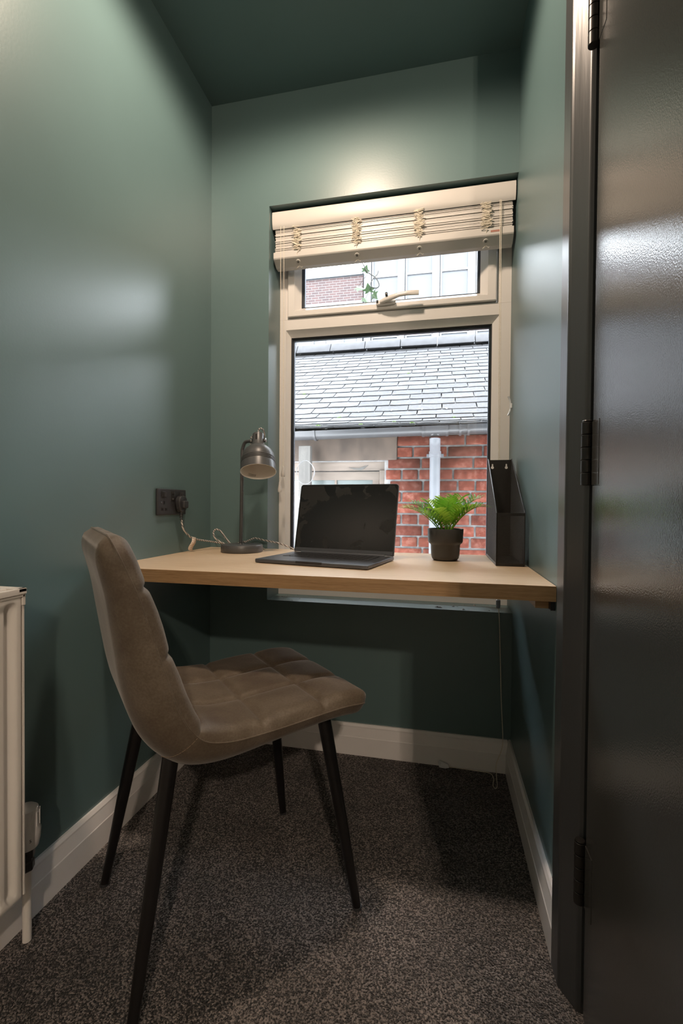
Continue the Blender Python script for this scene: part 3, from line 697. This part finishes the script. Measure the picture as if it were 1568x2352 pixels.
MB().box((.0111, -.0045, .024), (.0116, .0045, .0275)).obj('usb_port', 'dark_hole', usb, bevel=.0008)

# ------------------------------------------------------------------ venetian blind
BL = thing('venetian_blind', 'cream venetian blind raised to the top of the window', 'blind', (0, 0, 1.9))
def bz(z): return z-1.9
vx0, vx1 = .2445, 1.1325
vp = [(.030, 2.048), (.024, 2.0475), (.0195, 2.043), (.0185, 2.03), (.019, 2.013), (.0205, 2.0), (.0235, 1.989), (.028, 1.983), (.030, 1.983)]
MB().prism([(y, bz(z)) for y, z in vp], 'x', vx0, vx1).obj('valance', 'blind_white', BL, smooth=40)
MB().box((vx0+.004, .034, bz(1.995)), (vx1-.004, .09, bz(2.045))).obj('headrail', 'spacer', BL)
slat = MB().prism([(.032, 0), (.056, .0028), (.080, 0), (.080, .0029), (.056, .0057), (.032, .0029)], 'x', 0, vx1-vx0-.018)
so = None; z = 1.8955; k = 0; rs = random.Random(3)
while z < 1.982:
    if so is None: so = slat.obj('slat', 'blind_white', BL, smooth=30); o = so
    else: o = bpy.data.objects.new('slat', so.data); COL.objects.link(o); o.parent = BL
    o.location = (vx0+.009+rs.uniform(-.0022, .0022), rs.uniform(-.002, .002), bz(z)); z += .0034 if k < 21 else .0062; k += 1
rp = [(.026, 1.894), (.026, 1.872), (.029, 1.868), (.058, 1.848), (.080, 1.847), (.083, 1.850), (.083, 1.894)]
MB().prism([(y, bz(z)) for y, z in rp], 'x', vx0+.003, vx1-.004).obj('bottom_rail', 'blind_white', BL, smooth=0, bevel=.0015)
MB().box((1.051, .0255, bz(1.879)), (1.082, .0262, bz(1.886))).obj('rail_label', 'tag_print', BL, smooth=0)
for i, x in enumerate((.343, .573, .804, 1.035)):
    rr = random.Random(20+i); pts = []
    zt = 1.986 if i else 1.975; zb = 1.897
    for j in range(84):
        t = j/83; s = 1 if j % 2 else -1
        pts.append((x+s*rr.uniform(.004, .021)+rr.uniform(-.003, .003), .0255-rr.uniform(0, .007), bz(zt+(zb-zt)*t+rr.uniform(-.009, .009))))
    pts = [(x-.004, .030, bz(1.992))]+pts+[(x+.002, .0235, bz(1.885)), (x+.001, .029, bz(1.871))]
    MB().tube(catmull(pts, 6), .0010, 5).obj('ladder_cord', 'cord', BL)
    m4 = Matrix.Translation((x+.001, .041, bz(1.8585))) @ Matrix.Rotation(math.radians(145), 4, 'X')
    bt = MB().lathe([(.0005, 0), (.0085, 0), (.0092, .0015), (.0085, .0035), (.006, .004), (.0005, .0028)], 24, m4).obj('cord_button', 'blind_white', BL)
    for a in range(5):
        mm = m4 @ Matrix.Rotation(a*math.pi*2/5, 4, 'Z')
        MB().box((.0006, -.0007, .0028), (.0042, .0007, .0042), mm).obj('button_slot', 'valve_black', bt, smooth=0)
    MB().tube(catmull([(x+.004, .05, bz(1.853)), (x-.006, .052, bz(1.842)), (x-.010, .05, bz(1.838)), (x-.004, .05, bz(1.841)), (x+.004, .05, bz(1.846)), (x+.011, .05, bz(1.839)), (x+.014, .051, bz(1.844))], 6), .00045, 5).obj('cord_tail', 'cord', BL)
for x, zb in ((.2945, 1.066), (.2815, 1.006)):
    MB().tube([(x-.004, .024, bz(1.99)), (x-.001, .020, bz(1.6)), (x, .020, bz(zb))], .0009, 6).obj('lift_cord', 'cord', BL)
    MB().lathe([(.0022, .006), (.0035, .004), (.004, -.002), (.0055, -.010), (.0075, -.022), (.0078, -.030), (.0065, -.034), (.0005, -.0345)], 20, Matrix.Translation((x, .020, bz(zb-.004)))).obj('tassel', 'blind_white', BL)
for dx in (-.0022, .0022):
    MB().tube([(1.083+dx, .022, bz(1.985)), (1.086+dx, .019, bz(1.4)), (1.091+dx*.6, .017, bz(.80)), (1.092, .016, bz(.594))], .0011, 6).obj('lift_cord', 'cord', BL)
MB().lathe([(.0045, .594), (.0075, .592), (.0075, .566), (.006, .564)], 20, Matrix.Translation((1.092, .016, -1.9))).obj('cord_weight', 'weight_grey', BL)
MB().tube(catmull([(1.092, .016, bz(.565)), (1.093, -.010, bz(.535)), (1.098, -.012, bz(.40)), (1.103, -.014, bz(.25)), (1.1085, -.022, bz(.13)), (1.105, -.024, bz(.085)), (1.088, -.028, bz(.035)), (1.086, -.06, bz(.004)), (1.083, -.10, bz(.003)), (1.076, -.115, bz(.003)), (1.070, -.10, bz(.003)), (1.076, -.06, bz(.003)), (1.066, -.032, bz(.004)), (1.02, -.026, bz(.003)), (.925, -.024, bz(.004))], 8), .0014, 6).obj('trailing_cord', 'cord', BL)
CK = thing('cord_clip', 'small clear plastic cord clip lying on the carpet by the skirting', 'clip', (.914, -.028, 0))
MB().prism([(-.018, .002), (-.004, .0), (.004, .0), (.018, .004), (.014, .014), (.002, .018), (-.016, .024), (-.020, .012)], 'y', -.004, .004).obj('clip_body', 'clear_plastic', CK, bevel=.002)
MB().lathe([(.004, -.006), (.005, -.005), (.005, .005), (.004, .006)], 12, Matrix.Translation((-.016, 0, .018)) @ Matrix.Rotation(math.pi/2, 4, 'X')).obj('clip_eye', 'clear_plastic', CK)
CL = thing('cord_cleat', 'clear plastic cord cleat on the wall beside the window', 'cleat', (W, .07, 1.28))
MB().tube(catmull([(-.014, 0, .034), (-.008, 0, .020), (-.006, 0, .006), (-.006, 0, -.006), (-.008, 0, -.020), (-.014, 0, -.034)], 6), [.003]*31, 8).obj('horn', 'clear_plastic', CL)
MB().box((-.007, -.006, -.009), (-.0003, .006, .009)).obj('cleat_foot', 'clear_plastic', CL, bevel=.002)

# ------------------------------------------------------------------ radiator
RX, RY1, RY0, RZ0, RZ1 = .104, -.925, -1.75, .150, .752
RA = thing('radiator', 'cream panel radiator fixed to the green wall', 'radiator', (0, (RY0+RY1)/2, 0))
ro = (RY0+RY1)/2
def ry(y): return y-ro
# corrugated front panel with a flat border
rows = []; x_ = RX
ys = [RY1-.004-i*(RY1-RY0-.008)/330 for i in range(331)]
def rx(y, z):
    d = min(RY1-.004-y, y-RY0-.004, z-RZ0, RZ1-.01-z)
    if d < .012: return RX-.006*(1-min(1, d/.006))**2
    e = min(1, (d-.012)/.012)
    fl = math.cos((RY1-.03-y)/.0333*2*math.pi)
    return RX-e*.007-.0035*e*max(-1, min(1, fl*2.2))
zz = [RZ0, RZ0+.003, RZ0+.006, RZ0+.012, RZ0+.018, RZ0+.024, RZ0+.03]+[RZ0+.03+i*(RZ1-.01-RZ0-.06)/10 for i in range(1, 10)]+[RZ1-.01-q for q in (.03, .024, .018, .012, .006, .003, 0)]
MB().grid([[(rx(y, z), ry(y), z) for y in ys] for z in zz]).obj('front_panel', 'radiator_white', RA, smooth=60)
MB().box((.045, ry(RY0+.004), RZ0), (RX-.012, ry(RY1-.004), RZ1-.012)).obj('core', 'radiator_white', RA)
MB().box((.040, ry(RY1-.004), RZ0+.004), (RX-.001, ry(RY1), RZ1-.006)).obj('side_panel', 'radiator_white', RA, bevel=.001)
MB().box((.040, ry(RY0), RZ0+.004), (RX-.001, ry(RY0+.004), RZ1-.006)).obj('side_panel', 'radiator_white', RA, bevel=.001)
g = MB()
g.box((.038, ry(RY0-.002), RZ1-.008), (.046, ry(RY1+.002), RZ1+.004)); g.box((RX-.006, ry(RY0-.002), RZ1-.008), (RX+.003, ry(RY1+.002), RZ1+.004)); g.box((.038, ry(RY1-.016), RZ1-.004), (RX+.003, ry(RY1+.002), RZ1+.004))
g.box((.066, ry(RY0), RZ1-.004), (.078, ry(RY1), RZ1+.003))
yy = RY1-.03
while yy > RY0: g.box((.044, ry(yy-.006), RZ1-.003), (RX-.004, ry(yy), RZ1+.002)); yy -= .022
g.box((.040, ry(RY1-.006), RZ1-.03), (RX+.001, ry(RY1+.001), RZ1+.002)); g.box((.040, ry(RY0), RZ1-.014), (RX+.001, ry(RY1), RZ1-.008))
g.obj('top_grille', 'radiator_white', RA, bevel=.0015)
for yb in (-1.1, -1.6): MB().box((.001, ry(yb-.02), .25), (.045, ry(yb+.02), .68)).obj('wall_bracket', 'radiator_white', RA)
vx, vy = .050, -.872
MB().tube([(vx, ry(vy), .0), (vx, ry(vy), .165)], .0085, 16).obj('pipe', 'radiator_white', RA)
MB().lathe([(.012, .150), (.0145, .153), (.0145, .168), (.012, .171), (.012, .176), (.0155, .178), (.0155, .196), (.012, .199)], 6, Matrix.Translation((vx, ry(vy), 0))).obj('valve_nut', 'valve_black', RA, smooth=20)
MB().lathe([(.011, .176), (.013, .18), (.013, .206), (.011, .21)], 20, Matrix.Translation((vx, ry(vy), 0))).obj('valve_body', 'valve_black', RA)
MB().tube([(vx, ry(vy), .186), (vx, ry(RY1+.001), .186)], .011, 14).obj('valve_tail', 'valve_black', RA)
hd = MB().lathe([(.015, .197), (.0215, .200), (.0245, .215), (.0258, .234), (.0235, .238), (.0230, .268), (.0208, .280), (.014, .2855), (.0005, .286)], 40, Matrix.Translation((vx, ry(vy), 0))).obj('valve_head', 'valve_white', RA, smooth=40)
for k in range(14):
    a = k*2*math.pi/14+.1
    MB().box((.0226, -.0009, .244), (.0244, .0009, .274), Matrix.Translation((vx, ry(vy), 0)) @ Matrix.Rotation(a, 4, 'Z')).obj('grip_rib', 'valve_white', hd, smooth=0)
def text(body, size, mtx, material, name, parent, ext=.0002):
    cu = bpy.data.curves.new(name, 'FONT'); cu.body = body; cu.size = size; cu.extrude = ext; cu.align_x = 'CENTER'; cu.align_y = 'CENTER'
    t = bpy.data.objects.new(name+'_c', cu); COL.objects.link(t); bpy.context.view_layer.update()
    me = bpy.data.meshes.new_from_object(t.evaluated_get(bpy.context.evaluated_depsgraph_get())); bpy.data.objects.remove(t)
    o = bpy.data.objects.new(name, me); me.materials.clear(); me.materials.append(MATS[material]); COL.objects.link(o); o.parent = parent; o.matrix_local = mtx; return o
aim = math.atan2(CAM.y-vy, CAM.x-vx)
text('5', .009, Matrix.Translation((vx+.0254*math.cos(aim+.25), ry(vy)+.0254*math.sin(aim+.25), .222)) @ Matrix.Rotation(aim+.25+math.pi/2, 4, 'Z') @ Matrix.Rotation(math.pi/2, 4, 'X'), 'valve_black', 'setting_number', hd)

# ------------------------------------------------------------------ outside: brick outhouse
OY = 1.45
OB = thing('brick_outhouse', 'red brick outhouse with grey slate roof across the yard', 'building', (.6, OY, 0))
def op(x, y, z): return (x-.6, y-OY, z)
wallp = MB().box(op(-2.6, OY+.012, -2), op(-.9, OY+.30, 1.42)).box(op(.515, OY+.012, -2), op(4, OY+.30, 1.42)).box(op(-.9, OY+.012, 1.22), op(.515, OY+.30, 1.42)).box(op(-.9, OY+.012, -2), op(.515, OY+.30, -.2)).obj('wall', 'mortar', OB, smooth=0)
# bricks
bme = {}
def brick(x0, x1, zc, k):
    L = round(x1-x0, 3)
    if (L, k) not in bme:
        r = random.Random(int(L*1000)+k*17); q = MB(); hz = .0325
        v = [(sx*(L/2-r.uniform(0, .003)), (-.0+r.uniform(0, .003)) if fy == 0 else .02, sz*(hz-r.uniform(0, .0025))) for fy in (0, 1) for sz in (-1, 1) for sx in (-1, 1)]
        q.add(v, [(0, 1, 3, 2), (4, 6, 7, 5), (0, 4, 5, 1), (2, 3, 7, 6), (0, 2, 6, 4), (1, 5, 7, 3)])
        o = q.obj('brick', 'brick', wallp, bevel=.003, seg=1, smooth=50); bme[(L, k)] = o.data
    else:
        o = bpy.data.objects.new('brick', bme[(L, k)]); COL.objects.link(o); o.parent = wallp
    o.location = op((x0+x1)/2, OY-.004+random.uniform(-.002, .002), zc)
rb = random.Random(5)
for row in range(-1, 13):
    zc = 1.204-row*.0757
    if zc > 1.33: continue
    x = .525+(.0 if row % 2 else .03) if row >= 1 else .60
    if row <= 0: x = .60 if row < 0 else .54
    j = row % 2
    while x < 1.62:
        L = .215 if j % 2 == 0 else .1025
        brick(x, x+L, zc, rb.randrange(2)); x += L+.0105; j += 1 if rb.random() < .8 else 0
for row in range(-2, 0):
    pass
for k in range(7):
    brick(.66+k*.1135, .66+k*.1135+.1025, 1.204+.0757, k % 2) if False else None
# top courses right of the lintel
for zc in (1.3554,):
    x = .60
    while x < 1.62: brick(x, x+.215, zc, rb.randrange(2)); x += .2255
MB().box(op(-1.3, OY-.012, 1.228), op(.60, OY+.05, 1.385)).obj('lintel', 'stone_lintel', OB, bevel=.006)
MB().box(op(-2.6, OY-.02, 1.392), op(4, OY+.05, 1.44)).obj('wall_plate', 'old_timber', OB)
wf = MB().box(op(-.9, OY+.03, 1.160), op(.515, OY+.09, 1.222)).obj('window_head', 'peeling_paint', OB, bevel=.003)
MB().box(op(-.9, OY+.045, 1.095), op(.475, OY+.085, 1.154)).obj('sash_rail', 'peeling_paint', OB, bevel=.003)
MB().box(op(.478, OY+.02, -.2), op(.515, OY+.09, 1.16)).obj('window_jamb', 'peeling_paint', OB, bevel=.003)
MB().box(op(.428, OY+.045, -.2), op(.474, OY+.085, 1.098)).obj('sash_stile', 'peeling_paint', OB, bevel=.003)
MB().box(op(.158, OY+.045, -.2), op(.172, OY+.08, 1.098)).obj('glazing_bar', 'peeling_paint', OB, bevel=.002)
MB().box(op(-.30, OY+.045, -.2), op(-.24, OY+.08, 1.098)).obj('sash_stile', 'peeling_paint', OB, bevel=.002)
for x0, x1 in ((-.9, -.30), (-.24, .158), (.172, .428)):
    MB().box(op(x0, OY+.06, -.2), op(x1, OY+.066, 1.098)).obj('pane', 'outhouse_pane', OB, smooth=0)
MB().prism([(.26-.6, 1.182), (.33-.6, 1.176), (.40-.6, 1.198), (.37-.6, 1.172), (.345-.6, 1.160), (.30-.6, 1.168)], 'y', .026, .032).obj('paint_flake', 'old_timber', OB, smooth=0)
# slate roof
roof = bpy.data.objects.new('roof', None); COL.objects.link(roof); roof.parent = OB
EAVE_Y, EAVE_Z = OY-.165, 1.424
G = .155
pos = [(EAVE_Y, EAVE_Z)]; angs = []
for i in range(26):
    a = math.radians([13, 14, 17, 21, 25][i] if i < 5 else 29.0)
    y, z = pos[-1]; angs.append(a); pos.append((y+G*math.cos(a), z+G*math.sin(a)))
NR = 22
smesh = []
for k in range(4):
    r = random.Random(60+k); q = MB(); wd = .2585; Lg = .235; n = 5
    fr_ = [(-wd/2+wd*i/n, r.uniform(-.004, .004)*(0 if i in (0, n) else 1)+(r.uniform(0, .012) if i in (0, n) else 0)) for i in range(n+1)]
    top_ = [(x, y, .0125+r.uniform(-.001, .001)) for x, y in fr_]+[(wd/2, Lg, .003), (-wd/2, Lg, .003)]
    bot_ = [(x, y, .0) for x, y in fr_]+[(wd/2, Lg, -.004), (-wd/2, Lg, -.004)]
    m_ = len(top_)
    q.add(top_+bot_, [tuple(range(m_)), tuple(range(m_, 2*m_))[::-1]]+[(i, i+m_, (i+1) % m_+m_, (i+1) % m_) for i in range(m_)])
    smesh.append(q)
sdat = [None]*4; cnt = 0; rest = MB()
rs = random.Random(11)
for i in range(NR):
    y, z = pos[i]; a = angs[i]
    dist = y-CAM.y
    # slates that can be seen through the window are objects, the rest of the row is joined
    xl = CAM.x+(.28-CAM.x)*dist/1.80-.18; xr = CAM.x+(1.075-CAM.x)*dist/1.80+.18
    off = (i % 2)*.1325+rs.uniform(-.03, .03)
    for c in range(-16, 17):
        x = .6+c*.2665+off
        if x < -3.4 or x > 4.2: continue
        k = rs.randrange(4)
        mtx = Matrix.Translation(op(x, y, z)) @ Matrix.Rotation(a-math.radians(0), 4, 'X') @ Matrix.Rotation(rs.uniform(-.012, .012), 4, 'Z') @ Matrix.Translation((0, rs.uniform(-.005, .005), .004+rs.uniform(0, .0025)))
        if xl < x < xr and cnt < 290:
            if sdat[k] is None:
                o = smesh[k].obj('slate', 'slate', roof, smooth=0); sdat[k] = o.data; o.data.materials.append(MATS['slate_edge'])
                for pl in o.data.polygons:
                    if len(pl.vertices) == 4: pl.material_index = 1
            else: o = bpy.data.objects.new('slate', sdat[k]); COL.objects.link(o); o.parent = roof
            o.matrix_local = mtx; cnt += 1
        else:
            rest.add([mtx @ Vector(v) for v in smesh[k].v], smesh[k].f)
stuff(rest.obj('outer_slates', 'slate', roof, smooth=0))
y1, z1 = pos[NR]
dk = MB()
for (ya, za), (yb, zb) in zip(pos[:NR], pos[1:NR+1]):
    dk.prism([(ya-OY+.02, za-.03), (ya-OY+.02, za-.012), (yb-OY+.02, zb-.012), (yb-OY+.02, zb-.03)], 'x', -4.0, 3.6)
dk.obj('roof_deck', 'ridge', roof, smooth=0)
MB().prism([(y1-OY, z1-.03), (y1-OY, z1+.01), (y1+3-OY, z1-1.6), (y1+3-OY, z1-1.64)], 'x', -4, 3.6).obj('rear_slope', 'ridge', roof, smooth=0)
rme = None
for c in range(-9, 11):
    x = .6+c*.46
    if rme is None:
        P_ = [(-.13, -.09), (-.125, -.075), (-.05, .03), (0, .055), (.05, .03), (.125, -.075), (.13, -.09), (.10, -.09), (0, .02), (-.10, -.09)]
        o = MB().prism(P_, 'x', -.226, .226).obj('ridge_tile', 'ridge', roof, smooth=30, bevel=.004); rme = o.data
    else: o = bpy.data.objects.new('ridge_tile', rme); COL.objects.link(o); o.parent = roof
    o.location = op(x, y1+.0, z1+.085+random.uniform(-.004, .004)); o.rotation_euler = (0, random.uniform(-.008, .008), 0)
for x, i in ((.10, 4), (.56, 2), (.98, 3), (.70, 1), (.05, 1), (.35, 1), (-.4, 9), (.55, 13)):
    y, z = pos[i]; r = random.Random(int(x*100)+50); q = MB()
    for k in range(9): q.lathe([(.0005, -.004), (.006, -.002), (.005, .004), (.0005, .007)], 6, Matrix.Translation(op(x+r.uniform(-.014, .014), y+r.uniform(-.006, .004), z+.012+r.uniform(-.002, .004))))
    stuff(q.obj('moss_tuft', 'moss', roof, smooth=0))
# lead tabs holding slipped slates
for x, i, rz in ((.03, 5, .5), (.235, 5, .2), (.50, 5, .1), (.74, 5, -.1), (.93, 5, -.2)):
    y, z = pos[i]
    o = MB().box((-.006, -.012, 0), (.006, .055 if x < .1 else .03, .002)).obj('lead_tab', 'far_white', roof, smooth=0); o.matrix_local = Matrix.Translation(op(x, y-.004, z+.017)) @ Matrix.Rotation(angs[i], 4, 'X') @ Matrix.Rotation(-rz, 4, 'Z')

# gutter and downpipe
GU = thing('gutter', 'grey half-round plastic gutter along the outhouse eaves', 'gutter', (.6, OY-.17, 1.411))
def half(r0, r1, n=14): return [(r0*math.cos(math.pi+math.pi*i/n), r0*math.sin(math.pi+math.pi*i/n)) for i in range(n+1)]+[(r1*math.cos(2*math.pi-math.pi*i/n), r1*math.sin(2*math.pi-math.pi*i/n)) for i in range(n+1)]
slope = Matrix.Rotation(-.014, 4, 'Y')
o = MB().prism(half(.052, .048), 'x', -3.2, 2.6).obj('trough', 'gutter', GU, smooth=40); o.matrix_local = slope
o = MB().prism(half(.057, .052), 'x', .17, .335).obj('running_outlet', 'gutter', GU, smooth=40); o.matrix_local = slope
for x in (-.525, .18, .325, .405, .455): o = MB().prism(half(.060, .050), 'x', x-.007, x+.007).obj('bracket', 'gutter', GU, smooth=40); o.matrix_local = slope
MB().lathe([(.034, -.035), (.036, -.045), (.036, -.052)], 24, Matrix.Translation((.253, 0, 0)), cap=False).obj('outlet_spigot', 'gutter', GU)
DP = thing('downpipe', 'white plastic downpipe on the red brick outhouse wall', 'downpipe', (.853, OY-.05, 0))
MB().tube(catmull([(0, -.118, 1.342), (0, -.112, 1.325), (0, -.05, 1.295), (0, 0, 1.265), (0, 0, 1.23)], 6), .034, 24).obj('offset_bend', 'pipe_white', DP)
MB().lathe([(.034, -1.5), (.034, 1.25)], 28).obj('pipe', 'pipe_white', DP)
MB().lathe([(.034, 1.235), (.039, 1.237), (.039, 1.275), (.034, 1.277)], 28).obj('socket_collar', 'pipe_white', DP)
MB().box((-.055, .02, 1.24), (.055, .045, 1.262)).obj('pipe_clip', 'pipe_white', DP, bevel=.003)
# timber post with wire
PO = tag(MB().box((-.041, -.02, -1.6), (.041, .03, 0)).obj('timber_post', 'old_timber', None, bevel=.004, loc=(-.011, OY-.12, 1.318)), 'weathered grey timber post in front of the outhouse window', 'post')
rr = random.Random(4)
WR = thing('wire_coil', 'loop of barbed wire hanging on the weathered timber post', 'wire', (.005, OY-.17, 1.135))
for s in (0, .004):
    MB().tube([( (.062+.003*math.sin(5*a+s*400))*math.cos(a), s, (.078+.002*math.cos(4*a))*math.sin(a)) for a in [i*2*math.pi/48 for i in range(48)]], .0012, 6, closed=True).obj('strand', 'wire', WR)
for k in range(9):
    a = k*.7; c = Vector((.063*math.cos(a), .002, .079*math.sin(a))); MB().tube([c+Vector((-.006, 0, .005)), c+Vector((.006, 0, -.004))], .001, 5).obj('barb', 'wire', WR)
tr = [(-.045+rr.uniform(-.008, .008), rr.uniform(-.01, .01), -.09-.028*k) for k in range(12)]
MB().tube(catmull(tr, 4), .0016, 5).obj('strand', 'wire', WR)
for k in range(12):
    c = Vector(tr[k]); MB().tube([c+Vector((-.012, 0, rr.uniform(-.01, .01))), c, c+Vector((.010, 0, rr.uniform(-.012, .012)))], .0011, 5).obj('barb', 'wire', WR)

# ------------------------------------------------------------------ far buildings
FY = 12.0
FB = thing('office_block', 'white rendered block with tall windows beyond the slate roof', 'building', (.4, FY, 0))
def fp(x, y, z): return (x-.4, y-FY, z)
MB().box(fp(-1.45, FY+.12, -2), fp(7, FY+4, 11)).obj('core', 'far_white', FB, smooth=0)
for k in range(0, 7):
    x = -1.19+k*1.005
    if k >= 0: pass
    MB().box(fp(x-.19, FY-.06, -2), fp(x-.02, FY+.13, 11)).obj('pier', 'far_white', FB, smooth=0)
    if k < 0: continue
    for (z0, z1, zm) in ((6.98, 8.42, 7.75), (4.3, 5.95, 5.2), (9.6, 11, 10.4)):
        wd = MB().box(fp(x+.02, FY+.06, z0), fp(x+.80, FY+.13, z1)).obj('window', 'far_blind', FB, smooth=0)
        fr = MB()
        for a, c in (((x, z0-.03), (x+.82, z0+.03)), ((x, zm-.03), (x+.82, zm+.03)), ((x, z1-.03), (x+.82, z1+.03)), ((x, z0), (x+.05, z1)), ((x+.77, z0), (x+.82, z1))): hz = (c[0]-a[0]) > .5; fr.box(fp(a[0]+(.052 if hz else 0), FY+.02, a[1]), fp(c[0]-(.052 if hz else 0), FY+.07, c[1]))
        fr.obj('window_frame', 'far_white', wd, smooth=0)
        MB().box(fp(x-.02, FY-.02, z0-.10), fp(x+.86, FY+.08, z0-.055)).obj('window_sill', 'far_blind', wd, smooth=0)
    MB().box(fp(x-.02, FY+.0, 6.05), fp(x+.86, FY+.13, 6.86)).obj('spandrel', 'far_white', FB, smooth=0)
BB = thing('brick_annexe', 'low flat-roofed annexe with a brown brick panel beside the white block', 'building', (-5, FY+.5, 0))
def ap(x, y, z): return (x+5, y-FY-.5, z)
MB().box(ap(-9, FY+.1, 7.12), ap(-1.47, FY+4, 7.88)).obj('brick_panel', 'far_brick', BB, smooth=0)
MB().box(ap(-9, FY+.02, 7.88), ap(-1.47, FY+4, 7.98)).obj('coping', 'far_coping', BB, smooth=0)
MB().box(ap(-9, FY+.06, -2), ap(-1.47, FY+4, 7.12)).obj('lower_wall', 'far_white', BB, smooth=0)
for k in range(6):
    x = -7.2+k*.95
    wd = MB().box(ap(x, FY+.03, 5.2), ap(x+.8, FY+.07, 6.32)).obj('window', 'far_blind', BB, smooth=0)
    MB().box(ap(x+.38, FY+.0, 5.2), ap(x+.42, FY+.05, 6.32)).box(ap(x, FY+.0, 6.28), ap(x+.8, FY+.05, 6.34)).obj('window_frame', 'far_white', wd, smooth=0)
# yard ground, far below
struct(MB().box((-12, .35, -2.1), (14, 30, -2)).obj('ground', 'mortar', smooth=0))
# our own outer wall face
# ------------------------------------------------------------------ ivy sprig hanging outside the top light
IV = thing('ivy_sprig', 'ivy sprig with green leaves hanging outside the top window', 'plant', (.52, .6, 2.3))
def ip(x, y, z): return Vector((x-.52, y-.6, z-2.3))
MB().tube(catmull([ip(.43, .303, 2.46), ip(.44, .40, 2.42), ip(.46, .56, 2.32), ip(.487, .6, 2.16), ip(.505, .6, 2.11), ip(.527, .6, 2.075), ip(.565, .6, 2.045), ip(.582, .6, 2.010), ip(.572, .6, 1.995), ip(.548, .6, 2.0), ip(.540, .6, 2.02), ip(.555, .6, 2.045), ip(.572, .6, 2.06), ip(.578, .6, 2.078)], 6), [.0032-.0018*i/78 for i in range(79)], 6).obj('stem', 'twig', IV)
def ivy(c, s, rz, tx):
    o2 = [(0, -.1), (.28, -.32), (.62, -.30), (.45, 0), (.95, .25), (.45, .38), (.30, .60), (0, 1.15), (-.30, .60), (-.45, .38), (-.95, .25), (-.45, 0), (-.62, -.30), (-.28, -.32)]
    q = MB(); n = len(o2); q.add([(0, .012, .15)]+[(x, .15*abs(x), y) for x, y in o2], [(0, i+1, (i+1) % n+1) for i in range(n)])
    o = q.obj('leaf', 'ivy_leaf', IV, smooth=0); o.matrix_local = Matrix.Translation(c) @ Matrix.Rotation(rz, 4, 'Y') @ Matrix.Rotation(tx, 4, 'Z') @ Matrix.Diagonal((s, s, s, 1))
    sm = o.modifiers.new('thick', 'SOLIDIFY'); sm.thickness = .02
for c, s, rz, tx in ((ip(.512, .6, 2.085), .027, .3, .3), (ip(.475, .6, 2.005), .036, 1.9, -.7), (ip(.532, .6, 1.985), .036, -.2, .2), (ip(.555, .6, 1.965), .030, 2.5, .6), (ip(.513, .6, 1.945), .032, 2.7, -.8)): ivy(c, s, rz, tx)
for a, c in ((ip(.527, .6, 2.075), ip(.512, .6, 2.09)), (ip(.527, .6, 2.07), ip(.478, .6, 2.01)), (ip(.548, .6, 2.0), ip(.535, .6, 1.99)), (ip(.570, .6, 1.995), ip(.556, .6, 1.97)), (ip(.545, .6, 2.0), ip(.516, .6, 1.95))): MB().tube([a, (a+c)/2+Vector((0, .003, .004)), c], .001, 5).obj('leaf_stalk', 'twig', IV)
IW = thing('bare_twig', 'thin bare twig hanging at the top corner of the window', 'twig', (.98, .6, 2.2))
MB().tube(catmull([(.17, -.298, .26), (.16, -.2, .22), (.13, 0, .12), (.075, 0, .03), (.055, 0, -.005), (.03, 0, .0), (.0, 0, .008), (-.03, 0, .005), (-.055, 0, -.012)], 6), .0024, 6).obj('stem', 'twig', IW)
MB().tube(catmull([(.075, 0, .03), (.06, 0, .0), (.085, 0, -.018), (.12, 0, -.02)], 5), .0016, 6).obj('side_shoot', 'twig', IW)
